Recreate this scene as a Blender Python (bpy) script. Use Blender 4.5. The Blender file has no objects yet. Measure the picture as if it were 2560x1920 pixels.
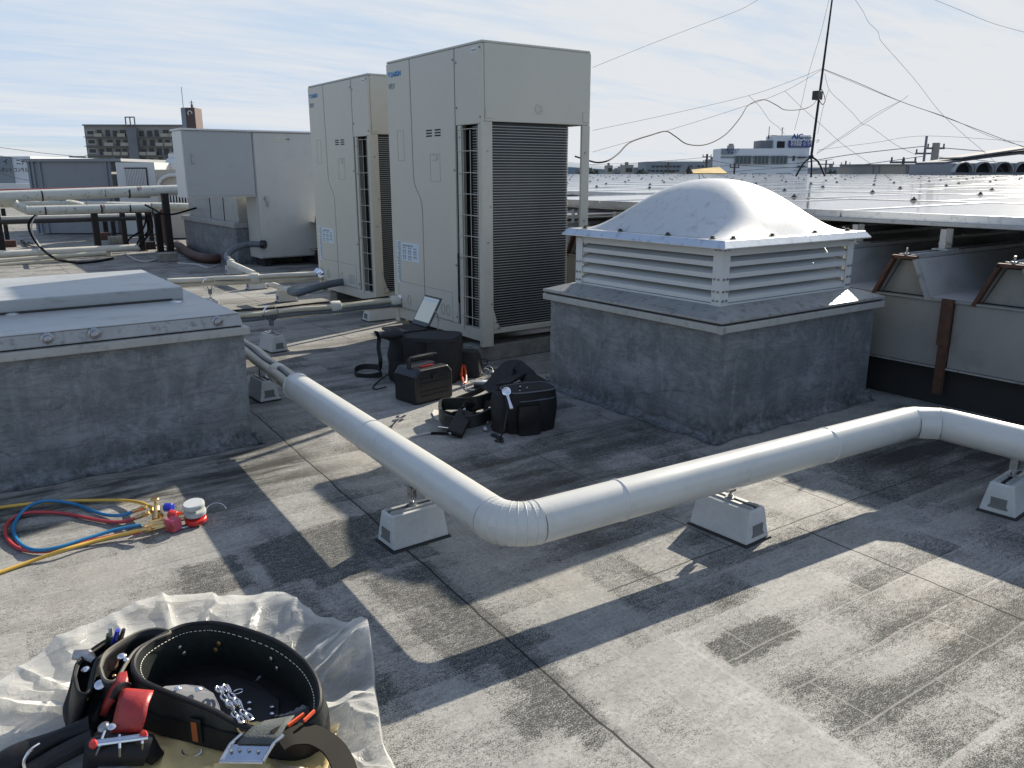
import bpy, bmesh, math, random
from mathutils import Vector, Matrix
import numpy as np
random.seed(7); rs = np.random.RandomState(5)
R = math.radians
S = bpy.context.scene
COL = S.collection
# ---------------------------------------------------------------- camera
FPX, YAW, PIT, ROLL, CH = 2018.16, 0.9519, 0.2560, -0.0018, 1.08
cam = bpy.data.cameras.new('camera'); camo = bpy.data.objects.new('camera', cam); COL.objects.link(camo)
cam.sensor_width = 36; cam.lens = FPX/2560*36; cam.clip_start = .05; cam.clip_end = 6000
camo.location = (0, 0, CH)
_f = Vector((math.cos(YAW)*math.cos(PIT), math.sin(YAW)*math.cos(PIT), -math.sin(PIT)))
_r0 = Vector((math.sin(YAW), -math.cos(YAW), 0)); _u0 = _r0.cross(_f)
_r = _r0*math.cos(ROLL) + _u0*math.sin(ROLL); _u = -_r0*math.sin(ROLL) + _u0*math.cos(ROLL)
camo.matrix_world = Matrix(((_r.x, _u.x, -_f.x, 0), (_r.y, _u.y, -_f.y, 0), (_r.z, _u.z, -_f.z, CH), (0, 0, 0, 1)))
S.camera = camo
# ---------------------------------------------------------------- sky, sun, exposure
SUN = Vector((1.98, .69, 1.0)).normalized()
ELEV = math.asin(SUN.z); AZ = math.atan2(SUN.x, SUN.y)
W = bpy.data.worlds.new('World'); S.world = W; W.use_nodes = True
nt = W.node_tree; nt.nodes.clear()
def nn(t, kind, **kw):
    n = t.nodes.new(kind)
    for k, v in kw.items(): setattr(n, k, v)
    return n
def math_(t, op, a, b=None, clamp=False):
    n = t.nodes.new('ShaderNodeMath'); n.operation = op; n.use_clamp = clamp
    for i, v in enumerate((a, b)):
        if v is None: continue
        if hasattr(v, 'is_linked'): t.links.new(v, n.inputs[i])
        else: n.inputs[i].default_value = v
    return n.outputs[0]
def ramp_(t, fac, *stops):
    n = t.nodes.new('ShaderNodeValToRGB'); cr = n.color_ramp
    while len(cr.elements) < len(stops): cr.elements.new(.5)
    for e, (p, c) in zip(cr.elements, stops):
        e.position = p; e.color = tuple(c)+(1,) if hasattr(c, '__len__') else (c, c, c, 1)
    t.links.new(fac, n.inputs[0]); return n.outputs[0]
def mix_(t, fac, a, b, mode='MIX'):
    n = t.nodes.new('ShaderNodeMix'); n.data_type = 'RGBA'; n.blend_type = mode
    for s, v in ((n.inputs[0], fac), (n.inputs[6], a), (n.inputs[7], b)):
        if hasattr(v, 'is_linked'): t.links.new(v, s)
        elif hasattr(v, '__len__'): s.default_value = tuple(v)+(1,)
        else: s.default_value = v
    return n.outputs[2]
def noise_(t, vec, scale, detail=4, rough=.5, dist=0, out=0):
    n = t.nodes.new('ShaderNodeTexNoise'); n.inputs['Scale'].default_value = scale
    n.inputs['Detail'].default_value = detail; n.inputs['Roughness'].default_value = rough
    n.inputs['Distortion'].default_value = dist
    if vec is not None: t.links.new(vec, n.inputs['Vector'])
    return n.outputs[out]
def map_(t, vec, scale=(1, 1, 1), loc=(0, 0, 0), rot=(0, 0, 0)):
    n = t.nodes.new('ShaderNodeMapping'); n.inputs['Scale'].default_value = scale
    n.inputs['Location'].default_value = loc; n.inputs['Rotation'].default_value = rot
    t.links.new(vec, n.inputs[0]); return n.outputs[0]
sky = nn(nt, 'ShaderNodeTexSky', sky_type='NISHITA', sun_disc=False, sun_elevation=ELEV, sun_rotation=AZ,
         air_density=1.0, dust_density=1.2, ozone_density=1.2)
tc = nn(nt, 'ShaderNodeTexCoord'); sp = nn(nt, 'ShaderNodeSeparateXYZ'); nt.links.new(tc.outputs['Generated'], sp.inputs[0])
zc = math_(nt, 'ADD', math_(nt, 'MAXIMUM', sp.outputs[2], 0.0), .10)
cb = nn(nt, 'ShaderNodeCombineXYZ')
nt.links.new(math_(nt, 'DIVIDE', sp.outputs[0], zc), cb.inputs[0]); nt.links.new(math_(nt, 'DIVIDE', sp.outputs[1], zc), cb.inputs[1])
cv = map_(nt, cb.outputs[0], scale=(.30, 1.05, 1), rot=(0, 0, R(28)))
c1 = noise_(nt, cv, 1.1, 8, .58, .7)
c2 = noise_(nt, map_(nt, cb.outputs[0], scale=(1.2, 4.5, 1), rot=(0, 0, R(20))), 1.7, 7, .6, .4)
cl = math_(nt, 'ADD', math_(nt, 'MULTIPLY', c1, .68), math_(nt, 'MULTIPLY', c2, .32))
# more cloud veil towards the sun and the horizon
dt = nn(nt, 'ShaderNodeVectorMath', operation='DOT_PRODUCT'); nt.links.new(tc.outputs['Generated'], dt.inputs[0]); dt.inputs[1].default_value = (SUN.x, SUN.y, SUN.z)
veil = math_(nt, 'MULTIPLY', math_(nt, 'MAXIMUM', math_(nt, 'SUBTRACT', dt.outputs['Value'], .35), 0), .30)
low = math_(nt, 'MULTIPLY', math_(nt, 'SUBTRACT', 1.0, math_(nt, 'MULTIPLY', math_(nt, 'MAXIMUM', sp.outputs[2], 0), 4.2), True), .22)
cl = math_(nt, 'ADD', cl, math_(nt, 'ADD', veil, low))
cm = ramp_(nt, cl, (.42, 0.02), (.58, .42), (.78, .92))
skc = mix_(nt, 1.0, sky.outputs[0], (.86, 1.0, 1.18), 'MULTIPLY')
skc = mix_(nt, 1.0, skc, (2.1, 3.1, 4.4), 'DARKEN')
cloudcol = mix_(nt, math_(nt, 'MULTIPLY', veil, 3.0, True), (4.0, 4.12, 4.3), (4.25, 4.25, 4.2))
allc = mix_(nt, cm, skc, cloudcol)
bg = nn(nt, 'ShaderNodeBackground'); bg.inputs[1].default_value = .085
nt.links.new(allc, bg.inputs[0])
wo = nn(nt, 'ShaderNodeOutputWorld'); nt.links.new(bg.outputs[0], wo.inputs[0])
sl = bpy.data.lights.new('sun', 'SUN'); sl.energy = 4.1; sl.angle = R(.55); sl.color = (1, .91, .77)
so = bpy.data.objects.new('sun', sl); COL.objects.link(so); so.rotation_euler = SUN.to_track_quat('Z', 'Y').to_euler()
S.view_settings.view_transform = 'Standard'; S.view_settings.look = 'None'; S.view_settings.gamma = 1
S.view_settings.exposure = 1.2
# ---------------------------------------------------------------- where a sight line of the survey photo meets a plane of the place
def _ray(px, py): return _f + _r*((px-1280)/FPX) - _u*((py-960)/FPX)
def GZ(px, py, z=0.0):
    d = _ray(px, py); return Vector((0, 0, CH)) + d*((z-CH)/d.z)
def GX(px, py, x): d = _ray(px, py); return Vector((0, 0, CH)) + d*(x/d.x)
def GY(px, py, y): d = _ray(px, py); return Vector((0, 0, CH)) + d*(y/d.y)
def GD(px, py, dist): return Vector((0, 0, CH)) + _ray(px, py)*dist
# ---------------------------------------------------------------- mesh helpers
class MB:
    def __init__(s): s.b = bmesh.new()
    def box(s, lo, hi, m=None):
        vs = [s.b.verts.new((x, y, z)) for x in (lo[0], hi[0]) for y in (lo[1], hi[1]) for z in (lo[2], hi[2])]
        if m is not None:
            for v in vs: v.co = m @ v.co
        for q in ((0, 1, 3, 2), (4, 6, 7, 5), (0, 4, 5, 1), (2, 3, 7, 6), (0, 2, 6, 4), (1, 5, 7, 3)): s.b.faces.new([vs[i] for i in q])
        return s
    def frustum(s, cx, cy, z0, z1, w0, d0, w1, d1):
        a = [s.b.verts.new((cx+i*w0/2, cy+j*d0/2, z0)) for i, j in ((-1, -1), (1, -1), (1, 1), (-1, 1))]
        b = [s.b.verts.new((cx+i*w1/2, cy+j*d1/2, z1)) for i, j in ((-1, -1), (1, -1), (1, 1), (-1, 1))]
        s.b.faces.new(a[::-1]); s.b.faces.new(b)
        for i in range(4): s.b.faces.new((a[i], a[(i+1) % 4], b[(i+1) % 4], b[i]))
        return s
    def tube(s, pts, r, seg=10, closed=False, caps=True):
        pts = [Vector(p) for p in pts]; n = len(pts)
        rr = r if hasattr(r, '__len__') else [r]*n
        rings = []; up = None
        for i, p in enumerate(pts):
            if closed: t = (pts[(i+1) % n]-pts[i-1])
            else: t = pts[min(i+1, n-1)]-pts[max(i-1, 0)]
            if t.length < 1e-9: t = Vector((0, 0, 1))
            t.normalize()
            if up is None:
                up = Vector((0, 0, 1)) if abs(t.z) < .9 else Vector((1, 0, 0))
            a = (up - t*up.dot(t))
            if a.length < 1e-6: a = t.orthogonal()
            a.normalize(); up = a; b = t.cross(a)
            rings.append([s.b.verts.new(p + (a*math.cos(k*2*math.pi/seg)+b*math.sin(k*2*math.pi/seg))*rr[i]) for k in range(seg)])
        m = n if closed else n-1
        for i in range(m):
            A, B = rings[i], rings[(i+1) % n]
            for k in range(seg): s.b.faces.new((A[k], A[(k+1) % seg], B[(k+1) % seg], B[k]))
        if not closed and caps:
            s.b.faces.new(rings[0][::-1]); s.b.faces.new(rings[-1])
        return s
    def strip(s, pts, sides, w, th, closed=False):
        """flat band swept along pts; sides = width direction per point; w width, th thickness"""
        n = len(pts); rings = []
        for i in range(n):
            p = Vector(pts[i]); t = (Vector(pts[(i+1) % n if closed else min(i+1, n-1)])-Vector(pts[i-1 if closed else max(i-1, 0)])).normalized()
            sd = Vector(sides[i] if isinstance(sides, list) else sides); sd = (sd-t*sd.dot(t)).normalized(); nrm = t.cross(sd)
            ww = w[i] if hasattr(w, '__len__') else w
            rings.append([s.b.verts.new(p+sd*a*ww/2+nrm*b*th/2) for a, b in ((-1, -1), (1, -1), (1, 1), (-1, 1))])
        for i in range(n if closed else n-1):
            A, B = rings[i], rings[(i+1) % n]
            for k in range(4): s.b.faces.new((A[k], A[(k+1) % 4], B[(k+1) % 4], B[k]))
        if not closed: s.b.faces.new(rings[0][::-1]); s.b.faces.new(rings[-1])
        return s
    def lathe(s, prof, c=(0, 0, 0), axis=(0, 0, 1), seg=20):
        ax = Vector(axis).normalized(); a = ax.orthogonal().normalized(); b = ax.cross(a); c = Vector(c)
        rings = []
        for r, h in prof:
            rings.append([s.b.verts.new(c+ax*h+(a*math.cos(k*2*math.pi/seg)+b*math.sin(k*2*math.pi/seg))*max(r, 1e-5)) for k in range(seg)])
        for A, B in zip(rings, rings[1:]):
            for k in range(seg): s.b.faces.new((A[k], A[(k+1) % seg], B[(k+1) % seg], B[k]))
        s.b.faces.new(rings[0][::-1]); s.b.faces.new(rings[-1])
        return s
    def prism(s, poly, n, d):
        """closed polygon (3D points) pushed by vector n*d"""
        n = Vector(n)*d
        A = [s.b.verts.new(Vector(p)) for p in poly]; B = [s.b.verts.new(Vector(p)+n) for p in poly]
        s.b.faces.new(A[::-1]); s.b.faces.new(B)
        for i in range(len(A)): s.b.faces.new((A[i], A[(i+1) % len(A)], B[(i+1) % len(A)], B[i]))
        return s
    def ball(s, c, r, seg=10, sc=(1, 1, 1)):
        m = Matrix.Translation(Vector(c)) @ Matrix.Diagonal((r*sc[0], r*sc[1], r*sc[2], 1))
        bmesh.ops.create_uvsphere(s.b, u_segments=seg, v_segments=max(6, seg//2+2), radius=1, matrix=m); return s
    def grid(s, P):
        V = [[s.b.verts.new(p) for p in row] for row in P]
        for i in range(len(V)-1):
            for j in range(len(V[0])-1): s.b.faces.new((V[i][j], V[i+1][j], V[i+1][j+1], V[i][j+1]))
        return s
    def build(s, name, mat, parent=None, world=False, smooth=False, bevel=0, seg=2, rec=True, ang=35):
        if rec: bmesh.ops.recalc_face_normals(s.b, faces=s.b.faces)
        me = bpy.data.meshes.new(name)
        if world and parent is not None: s.b.transform(ROOTM[parent.name].inverted())
        s.b.to_mesh(me); s.b.free()
        if smooth:
            me.polygons.foreach_set('use_smooth', [True]*len(me.polygons))
            me.set_sharp_from_angle(angle=R(ang))
        me.materials.append(mat)
        o = bpy.data.objects.new(name, me); COL.objects.link(o)
        if parent is not None:
            o.parent = parent; ROOTM[o.name] = ROOTM[parent.name]
        else: ROOTM[o.name] = Matrix.Identity(4)
        if bevel:
            m = o.modifiers.new('bevel', 'BEVEL'); m.width = bevel; m.segments = seg; m.limit_method = 'ANGLE'; m.angle_limit = R(40)
            m.harden_normals = False
        return o
ROOTM = {}
def tag(o, label=None, cat=None, group=None, kind=None):
    for k, v in (('label', label), ('category', cat), ('group', group), ('kind', kind)):
        if v: o[k] = v
    return o
def thing(name, label, cat, loc=(0, 0, 0), rz=0, group=None):
    o = bpy.data.objects.new(name, None); COL.objects.link(o); o.location = loc; o.rotation_euler = (0, 0, rz)
    o.empty_display_size = .1
    ROOTM[o.name] = Matrix.Translation(Vector(loc)) @ Matrix.Rotation(rz, 4, 'Z')
    return tag(o, label, cat, group)
def kids(o): return [c for c in bpy.data.objects if c.parent == o]
def copy_tree(o, loc=None, rz=None, label=None, parent=None):
    c = o.copy(); COL.objects.link(c)
    if parent is not None: c.parent = parent
    if loc is not None: c.location = loc
    if rz is not None: c.rotation_euler = (0, 0, rz)
    if label: c['label'] = label
    if parent is None: ROOTM[c.name] = Matrix.Translation(c.location) @ Matrix.Rotation(c.rotation_euler[2], 4, 'Z')
    for k in kids(o): copy_tree(k, parent=c)
    return c
def lettering(body, mat, parent, origin, xdir, ydir, h, thick=.0012, name='lettering', bold=0, width=None):
    cu = bpy.data.curves.new('lettering', 'FONT'); cu.body = body; cu.size = 1; cu.resolution_u = 3; cu.offset = bold
    t = bpy.data.objects.new('lettering_source', cu); COL.objects.link(t)
    bpy.context.view_layer.update()
    me = bpy.data.meshes.new_from_object(t, depsgraph=bpy.context.evaluated_depsgraph_get())
    bpy.data.objects.remove(t); bpy.data.curves.remove(cu)
    b = bmesh.new(); b.from_mesh(me); bpy.data.meshes.remove(me)
    X = Vector(xdir).normalized(); Y = Vector(ydir).normalized(); N = X.cross(Y)
    xs = [v.co.x for v in b.verts]; ys = [v.co.y for v in b.verts]
    x0, x1, y0, y1 = min(xs), max(xs), min(ys), max(ys)
    sy = h/(y1-y0); sx = sy if width is None else width/(x1-x0)
    r = bmesh.ops.extrude_face_region(b, geom=b.faces[:])
    ex = {e for e in r['geom'] if isinstance(e, bmesh.types.BMVert)}
    for v in b.verts:
        x, y = (v.co.x-x0)*sx, (v.co.y-y0)*sy
        v.co = Vector(origin)+X*x+Y*y+N*(thick if v in ex else 0)
    m = MB(); m.b.free(); m.b = b
    return m.build(name, mat, parent, world=parent is not None, rec=False)
# ---------------------------------------------------------------- materials
def principled(name):
    m = bpy.data.materials.new(name); m.use_nodes = True; t = m.node_tree; p = t.nodes['Principled BSDF']
    return m, t, p
def mat(name, col, rough=.5, metal=0, var=.12, vs=6, dirt=0, dirtcol=(.06, .055, .045), ds=9, bump=0, bs=60, spec=.5, stretch=(1, 1, 1), coat=0, rv=.12):
    m, t, p = principled(name)
    tcn = nn(t, 'ShaderNodeTexCoord'); v = map_(t, tcn.outputs['Object'], scale=stretch)
    n = noise_(t, v, vs, 5, .6)
    f = math_(t, 'MULTIPLY', math_(t, 'SUBTRACT', n, .5), 2*var*2)
    lo = tuple(c*(1-var) for c in col); hi = tuple(min(1, c*(1+var)) for c in col)
    c = mix_(t, ramp_(t, n, (.3, 0.0), (.7, 1.0)), lo, hi)
    if dirt:
        dn = noise_(t, v, ds, 9, .68, .3)
        dm = ramp_(t, dn, (.52, 0.0), (.72, 1.0))
        c = mix_(t, math_(t, 'MULTIPLY', dm, dirt), c, dirtcol)
    t.links.new(c, p.inputs['Base Color'])
    rn = math_(t, 'ADD', rough-rv/2, math_(t, 'MULTIPLY', n, rv), True); t.links.new(rn, p.inputs['Roughness'])
    p.inputs['Metallic'].default_value = metal; p.inputs['Specular IOR Level'].default_value = spec
    p.inputs['Coat Weight'].default_value = coat
    if bump:
        b = nn(t, 'ShaderNodeBump'); b.inputs['Strength'].default_value = bump; b.inputs['Distance'].default_value = .004
        t.links.new(noise_(t, v, bs, 6, .6), b.inputs['Height']); t.links.new(b.outputs[0], p.inputs['Normal'])
    return m
M = {}
M['cream'] = mat('cream_paint', (.48, .462, .395), .36, var=.03, vs=1.5, dirt=.10, dirtcol=(.33, .30, .24), ds=14, bump=.02, bs=8)
M['cream2'] = mat('cream_steel', (.455, .438, .375), .45, var=.05, vs=3, dirt=.25, dirtcol=(.25, .22, .17), ds=20)
M['whitep'] = mat('white_sheet', (.56, .565, .55), .4, var=.04, vs=2, dirt=.15, dirtcol=(.38, .36, .32), ds=8)
M['duct'] = mat('duct_jacket', (.52, .52, .485), .29, var=.035, vs=3, dirt=.3, dirtcol=(.33, .33, .30), ds=16, bump=.05, bs=5, spec=.6)
M['dome'] = mat('dome_paint', (.50, .515, .52), .50, var=.05, vs=3, dirt=.55, dirtcol=(.22, .22, .21), ds=24, bump=.04, bs=10, stretch=(1, 1, .5))
M['band'] = mat('band_metal', (.36, .355, .33), .5, var=.1, vs=5, dirt=.45, dirtcol=(.10, .095, .08), ds=28, bump=.1, bs=60)
M['tail'] = mat('strap_leather', (.012, .011, .009), .75, var=.1, spec=.15)
M['cabinet'] = mat('cabinet_paint', (.44, .435, .405), .45, var=.04, vs=2, dirt=.25, dirtcol=(.28, .26, .22), ds=6)
M['pocket'] = mat('pocket_shade', (.16, .16, .15), .9)
M['alu'] = mat('aluminium', (.60, .62, .64), .33, metal=.75, var=.06, vs=5, dirt=.45, dirtcol=(.10, .10, .10), ds=30, bump=.03, bs=40)
M['alu_old'] = mat('weathered_aluminium', (.33, .33, .32), .5, metal=.25, var=.12, vs=8, dirt=.8, dirtcol=(.07, .068, .06), ds=26, bump=.12, bs=90)
M['galv'] = mat('galvanised_steel', (.37, .38, .375), .48, metal=.35, var=.12, vs=4, dirt=.6, dirtcol=(.17, .165, .15), ds=16, stretch=(.4, 1, 1), bump=.04, bs=30)
M['steel'] = mat('bright_steel', (.72, .72, .74), .2, metal=1, var=.05, vs=30)
M['zinc'] = mat('zinc_bolts', (.33, .33, .34), .38, metal=.9, var=.15, vs=60, dirt=.4)
M['dark'] = mat('dark_void', (.012, .012, .013), .8, var=.1)
M['blacksteel'] = mat('black_steel', (.013, .012, .012), .6, var=.2, vs=20, spec=.3, dirt=.3, dirtcol=(.09, .035, .018), ds=14)
M['rust'] = mat('rusty_steel', (.075, .035, .022), .8, var=.3, vs=30, dirt=.6, dirtcol=(.16, .06, .025), ds=22, bump=.3, bs=80)
M['block'] = mat('pale_concrete', (.50, .505, .485), .85, var=.1, vs=12, dirt=.3, dirtcol=(.2, .19, .17), ds=25, bump=.3, bs=150)
M['oldconc'] = mat('old_concrete', (.20, .195, .175), .95, var=.25, vs=14, dirt=.6, dirtcol=(.06, .055, .045), ds=40, bump=.6, bs=120)
M['greydoor'] = mat('grey_sheet', (.33, .35, .355), .4, var=.04, vs=2, dirt=.1)
M['redpipe'] = mat('dark_red_pipe', (.22, .03, .03), .5)
M['brownpipe'] = mat('brown_flexible_pipe', (.06, .025, .017), .6, var=.15, vs=20)
M['tanlight'] = mat('tan_balcony_panel', (.36, .33, .26), .8)
M['paintold'] = mat('pale_building_wall', (.33, .32, .29), .8)
M['webbing'] = mat('grey_webbing', (.075, .085, .08), .8, var=.2, vs=60, bump=.6, bs=300)
M['tagorange'] = mat('orange_tag', (.33, .09, .02), .6)
M['rimtan'] = mat('worn_rim', (.12, .11, .085), .6)
M['hoselime'] = mat('dark_green', (.03, .06, .03), .4)
M['rubber'] = mat('black_rubber', (.018, .018, .018), .7, var=.2)
M['foam'] = mat('cream_pipe_tape', (.50, .46, .355), .6, var=.1, vs=8, dirt=.35, dirtcol=(.26, .22, .15), ds=12, bump=.25, bs=30)
M['foam2'] = mat('pale_pipe_tape', (.58, .55, .47), .6, var=.08, vs=10, bump=.3, bs=40)
M['greyhose'] = mat('grey_flexible_conduit', (.10, .115, .13), .5, var=.1, vs=20)
M['foil'] = mat('crumpled_foil', (.8, .8, .82), .2, metal=1, var=.1, vs=60, bump=1.0, bs=45)
M['blackcloth'] = mat('black_nylon', (.014, .014, .015), .75, var=.25, vs=60, bump=.5, bs=350, dirt=.3, dirtcol=(.05, .047, .04), ds=30)
M['leather'] = mat('black_leather', (.010, .010, .011), .52, var=.2, vs=40, bump=.12, bs=220, spec=.3, dirt=.2, dirtcol=(.05, .045, .04), ds=25)
M['pad'] = mat('padding_vinyl', (.010, .014, .013), .5, var=.2, vs=30, bump=.25, bs=150)
M['blackplastic'] = mat('black_plastic', (.015, .015, .016), .35, var=.1, vs=20, dirt=.2, dirtcol=(.06, .06, .055), ds=30)
M['redleather'] = mat('red_leather', (.30, .025, .022), .42, var=.2, vs=25, bump=.2, bs=200, dirt=.25, dirtcol=(.08, .02, .02), ds=30)
M['red'] = mat('red_plastic', (.55, .03, .025), .35, var=.06)
M['orange'] = mat('orange_red_lead', (.75, .10, .03), .4, var=.06)
M['pink'] = mat('faded_red_body', (.50, .085, .13), .5, var=.08, vs=30)
M['blue'] = mat('blue_plastic', (.02, .04, .42), .35, var=.05)
M['hose_y'] = mat('yellow_hose', (.60, .37, .06), .35, var=.08, vs=20, dirt=.25, dirtcol=(.3, .2, .06))
M['hose_b'] = mat('blue_hose', (.015, .17, .36), .3, var=.08, vs=20)
M['hose_r'] = mat('red_hose', (.42, .045, .05), .35, var=.08, vs=20)
M['brass'] = mat('brass', (.62, .42, .18), .3, metal=.9, var=.12, vs=50, dirt=.3, dirtcol=(.15, .09, .04))
M['glass'] = mat('clear_gauge_cover', (.42, .45, .43), .12, var=.03)
M['tan'] = mat('tan_cloth', (.62, .48, .22), .8, var=.08, vs=20, bump=.4, bs=60)
M['cable_w'] = mat('grey_cable', (.38, .38, .36), .5, var=.05)
M['cable_k'] = mat('black_cable', (.014, .014, .015), .85, var=.1, spec=.1)
M['guy'] = mat('guy_wire', (.10, .10, .11), .6, var=.05)
M['blue_ink'] = mat('blue_print', (.01, .22, .50), .4, var=.02)
M['black_ink'] = mat('black_print', (.02, .02, .025), .5, var=.02)
M['label'] = mat('pale_label', (.52, .60, .66), .4, var=.05, vs=50)
M['gap'] = mat('panel_gap', (.035, .034, .03), .7, var=.05)
M['paintwhite'] = mat('white_building_paint', (.58, .61, .64), .7, var=.05, vs=.3, dirt=.2, dirtcol=(.38, .39, .4), ds=.5)
M['bluesign'] = mat('blue_sign', (.015, .04, .22), .5, var=.02)
M['winglass'] = mat('window_glass', (.03, .065, .075), .12, var=.3, vs=.5)
M['tancon'] = mat('tan_building_wall', (.26, .245, .215), .85, var=.08, vs=.3)
M['greycon'] = mat('grey_building_wall', (.17, .175, .185), .9, var=.1, vs=.2)
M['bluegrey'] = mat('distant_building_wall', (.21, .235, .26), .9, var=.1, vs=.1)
M['brownclad'] = mat('brown_cladding', (.09, .055, .05), .7, var=.05)
M['darkwin'] = mat('dark_window', (.022, .024, .028), .3, var=.3, vs=1)
M['greypanel'] = mat('grey_panel', (.215, .225, .24), .55, var=.04, vs=2, dirt=.12, ds=5)
M['beige'] = mat('beige_cowl', (.42, .37, .31), .6, var=.08, vs=2, dirt=.2)
M['screen'] = None
def emis(name, col, s):
    m, t, p = principled(name); p.inputs['Base Color'].default_value = (.02, .02, .02, 1); p.inputs['Roughness'].default_value = .15
    p.inputs['Emission Color'].default_value = (*col, 1); p.inputs['Emission Strength'].default_value = s; return m
M['screen'] = emis('lit_screen', (.62, .72, .76), .14)
def curb_mat():
    m, t, p = principled('urethane_coated_concrete')
    tcn = nn(t, 'ShaderNodeTexCoord'); v = tcn.outputs['Object']
    n = noise_(t, map_(t, v, scale=(1, 1, 2.2)), 2.3, 7, .65, 1.2)
    c = mix_(t, ramp_(t, n, (.32, 0.0), (.68, 1.0)), (.155, .168, .175), (.24, .255, .262))
    w = nn(t, 'ShaderNodeTexWave', wave_type='BANDS', bands_direction='Z', wave_profile='SAW'); w.inputs['Scale'].default_value = 1.9
    w.inputs['Distortion'].default_value = 11; w.inputs['Detail'].default_value = 4; w.inputs['Detail Scale'].default_value = 1.3; w.inputs['Detail Roughness'].default_value = .6
    t.links.new(map_(t, v, scale=(.55, .55, 1)), w.inputs[0])
    crk = ramp_(t, w.outputs[0], (.0, 1.0), (.025, .5), (.07, 0.0), (1, 0.0))
    crk = math_(t, 'MULTIPLY', crk, ramp_(t, noise_(t, v, 3.1, 3), (.45, 0.0), (.6, 1.0)))
    c = mix_(t, math_(t, 'MULTIPLY', crk, .45), c, (.05, .056, .06))
    fine = noise_(t, v, 7, 9, .78, .6)
    c = mix_(t, ramp_(t, fine, (.42, .6), (.58, 0.0)), c, (.075, .085, .092))
    drip = noise_(t, map_(t, v, scale=(5, 5, .7)), 5, 7, .7, .5)
    c = mix_(t, ramp_(t, drip, (.52, 0.0), (.68, .42)), c, (.25, .265, .27))
    sc = noise_(t, map_(t, v, scale=(1, 1, .25)), 26, 8, .75)
    c = mix_(t, ramp_(t, sc, (.58, 0.0), (.70, .5)), c, (.34, .36, .365))
    tr_ = noise_(t, map_(t, v, scale=(.8, .8, 3.2), rot=(R(9), R(9), 0)), 3.4, 8, .72, 1.6)
    c = mix_(t, ramp_(t, tr_, (.47, 0.0), (.50, .5), (.53, 0.0)), c, (.06, .068, .074))
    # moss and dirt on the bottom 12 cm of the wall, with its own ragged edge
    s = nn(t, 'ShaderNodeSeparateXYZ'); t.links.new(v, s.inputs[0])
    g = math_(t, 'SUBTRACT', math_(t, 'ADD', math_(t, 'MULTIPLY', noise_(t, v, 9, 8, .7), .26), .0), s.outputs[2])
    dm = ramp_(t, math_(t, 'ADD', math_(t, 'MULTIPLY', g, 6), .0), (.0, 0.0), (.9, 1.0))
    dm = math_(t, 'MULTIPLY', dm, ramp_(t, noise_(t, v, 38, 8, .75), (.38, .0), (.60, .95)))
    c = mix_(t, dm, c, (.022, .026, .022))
    t.links.new(c, p.inputs['Base Color']); p.inputs['Roughness'].default_value = .62
    b = nn(t, 'ShaderNodeBump'); b.inputs['Strength'].default_value = .5; b.inputs['Distance'].default_value = .01
    h = math_(t, 'SUBTRACT', math_(t, 'ADD', math_(t, 'MULTIPLY', n, .8), math_(t, 'MULTIPLY', sc, .2)), math_(t, 'MULTIPLY', crk, .3))
    t.links.new(h, b.inputs['Height']); t.links.new(b.outputs[0], p.inputs['Normal'])
    return m
M['curb'] = curb_mat()
def pipe_mat():
    m, t, p = principled('flaking_white_pipe_paint')
    v = nn(t, 'ShaderNodeTexCoord').outputs['Object']
    n = noise_(t, v, 3, 8, .7); n2 = noise_(t, map_(t, v, scale=(3.5, .6, .6)), 4.5, 7, .7, .5)
    c = mix_(t, n, (.40, .42, .39), (.54, .54, .48))
    c = mix_(t, ramp_(t, n2, (.58, 0.0), (.64, .85)), c, (.17, .075, .045))
    c = mix_(t, ramp_(t, noise_(t, v, 22, 6, .7), (.60, 0.0), (.66, .9)), c, (.05, .042, .038))
    t.links.new(c, p.inputs['Base Color']); p.inputs['Roughness'].default_value = .5
    return m
M['pipe'] = pipe_mat()
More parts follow.
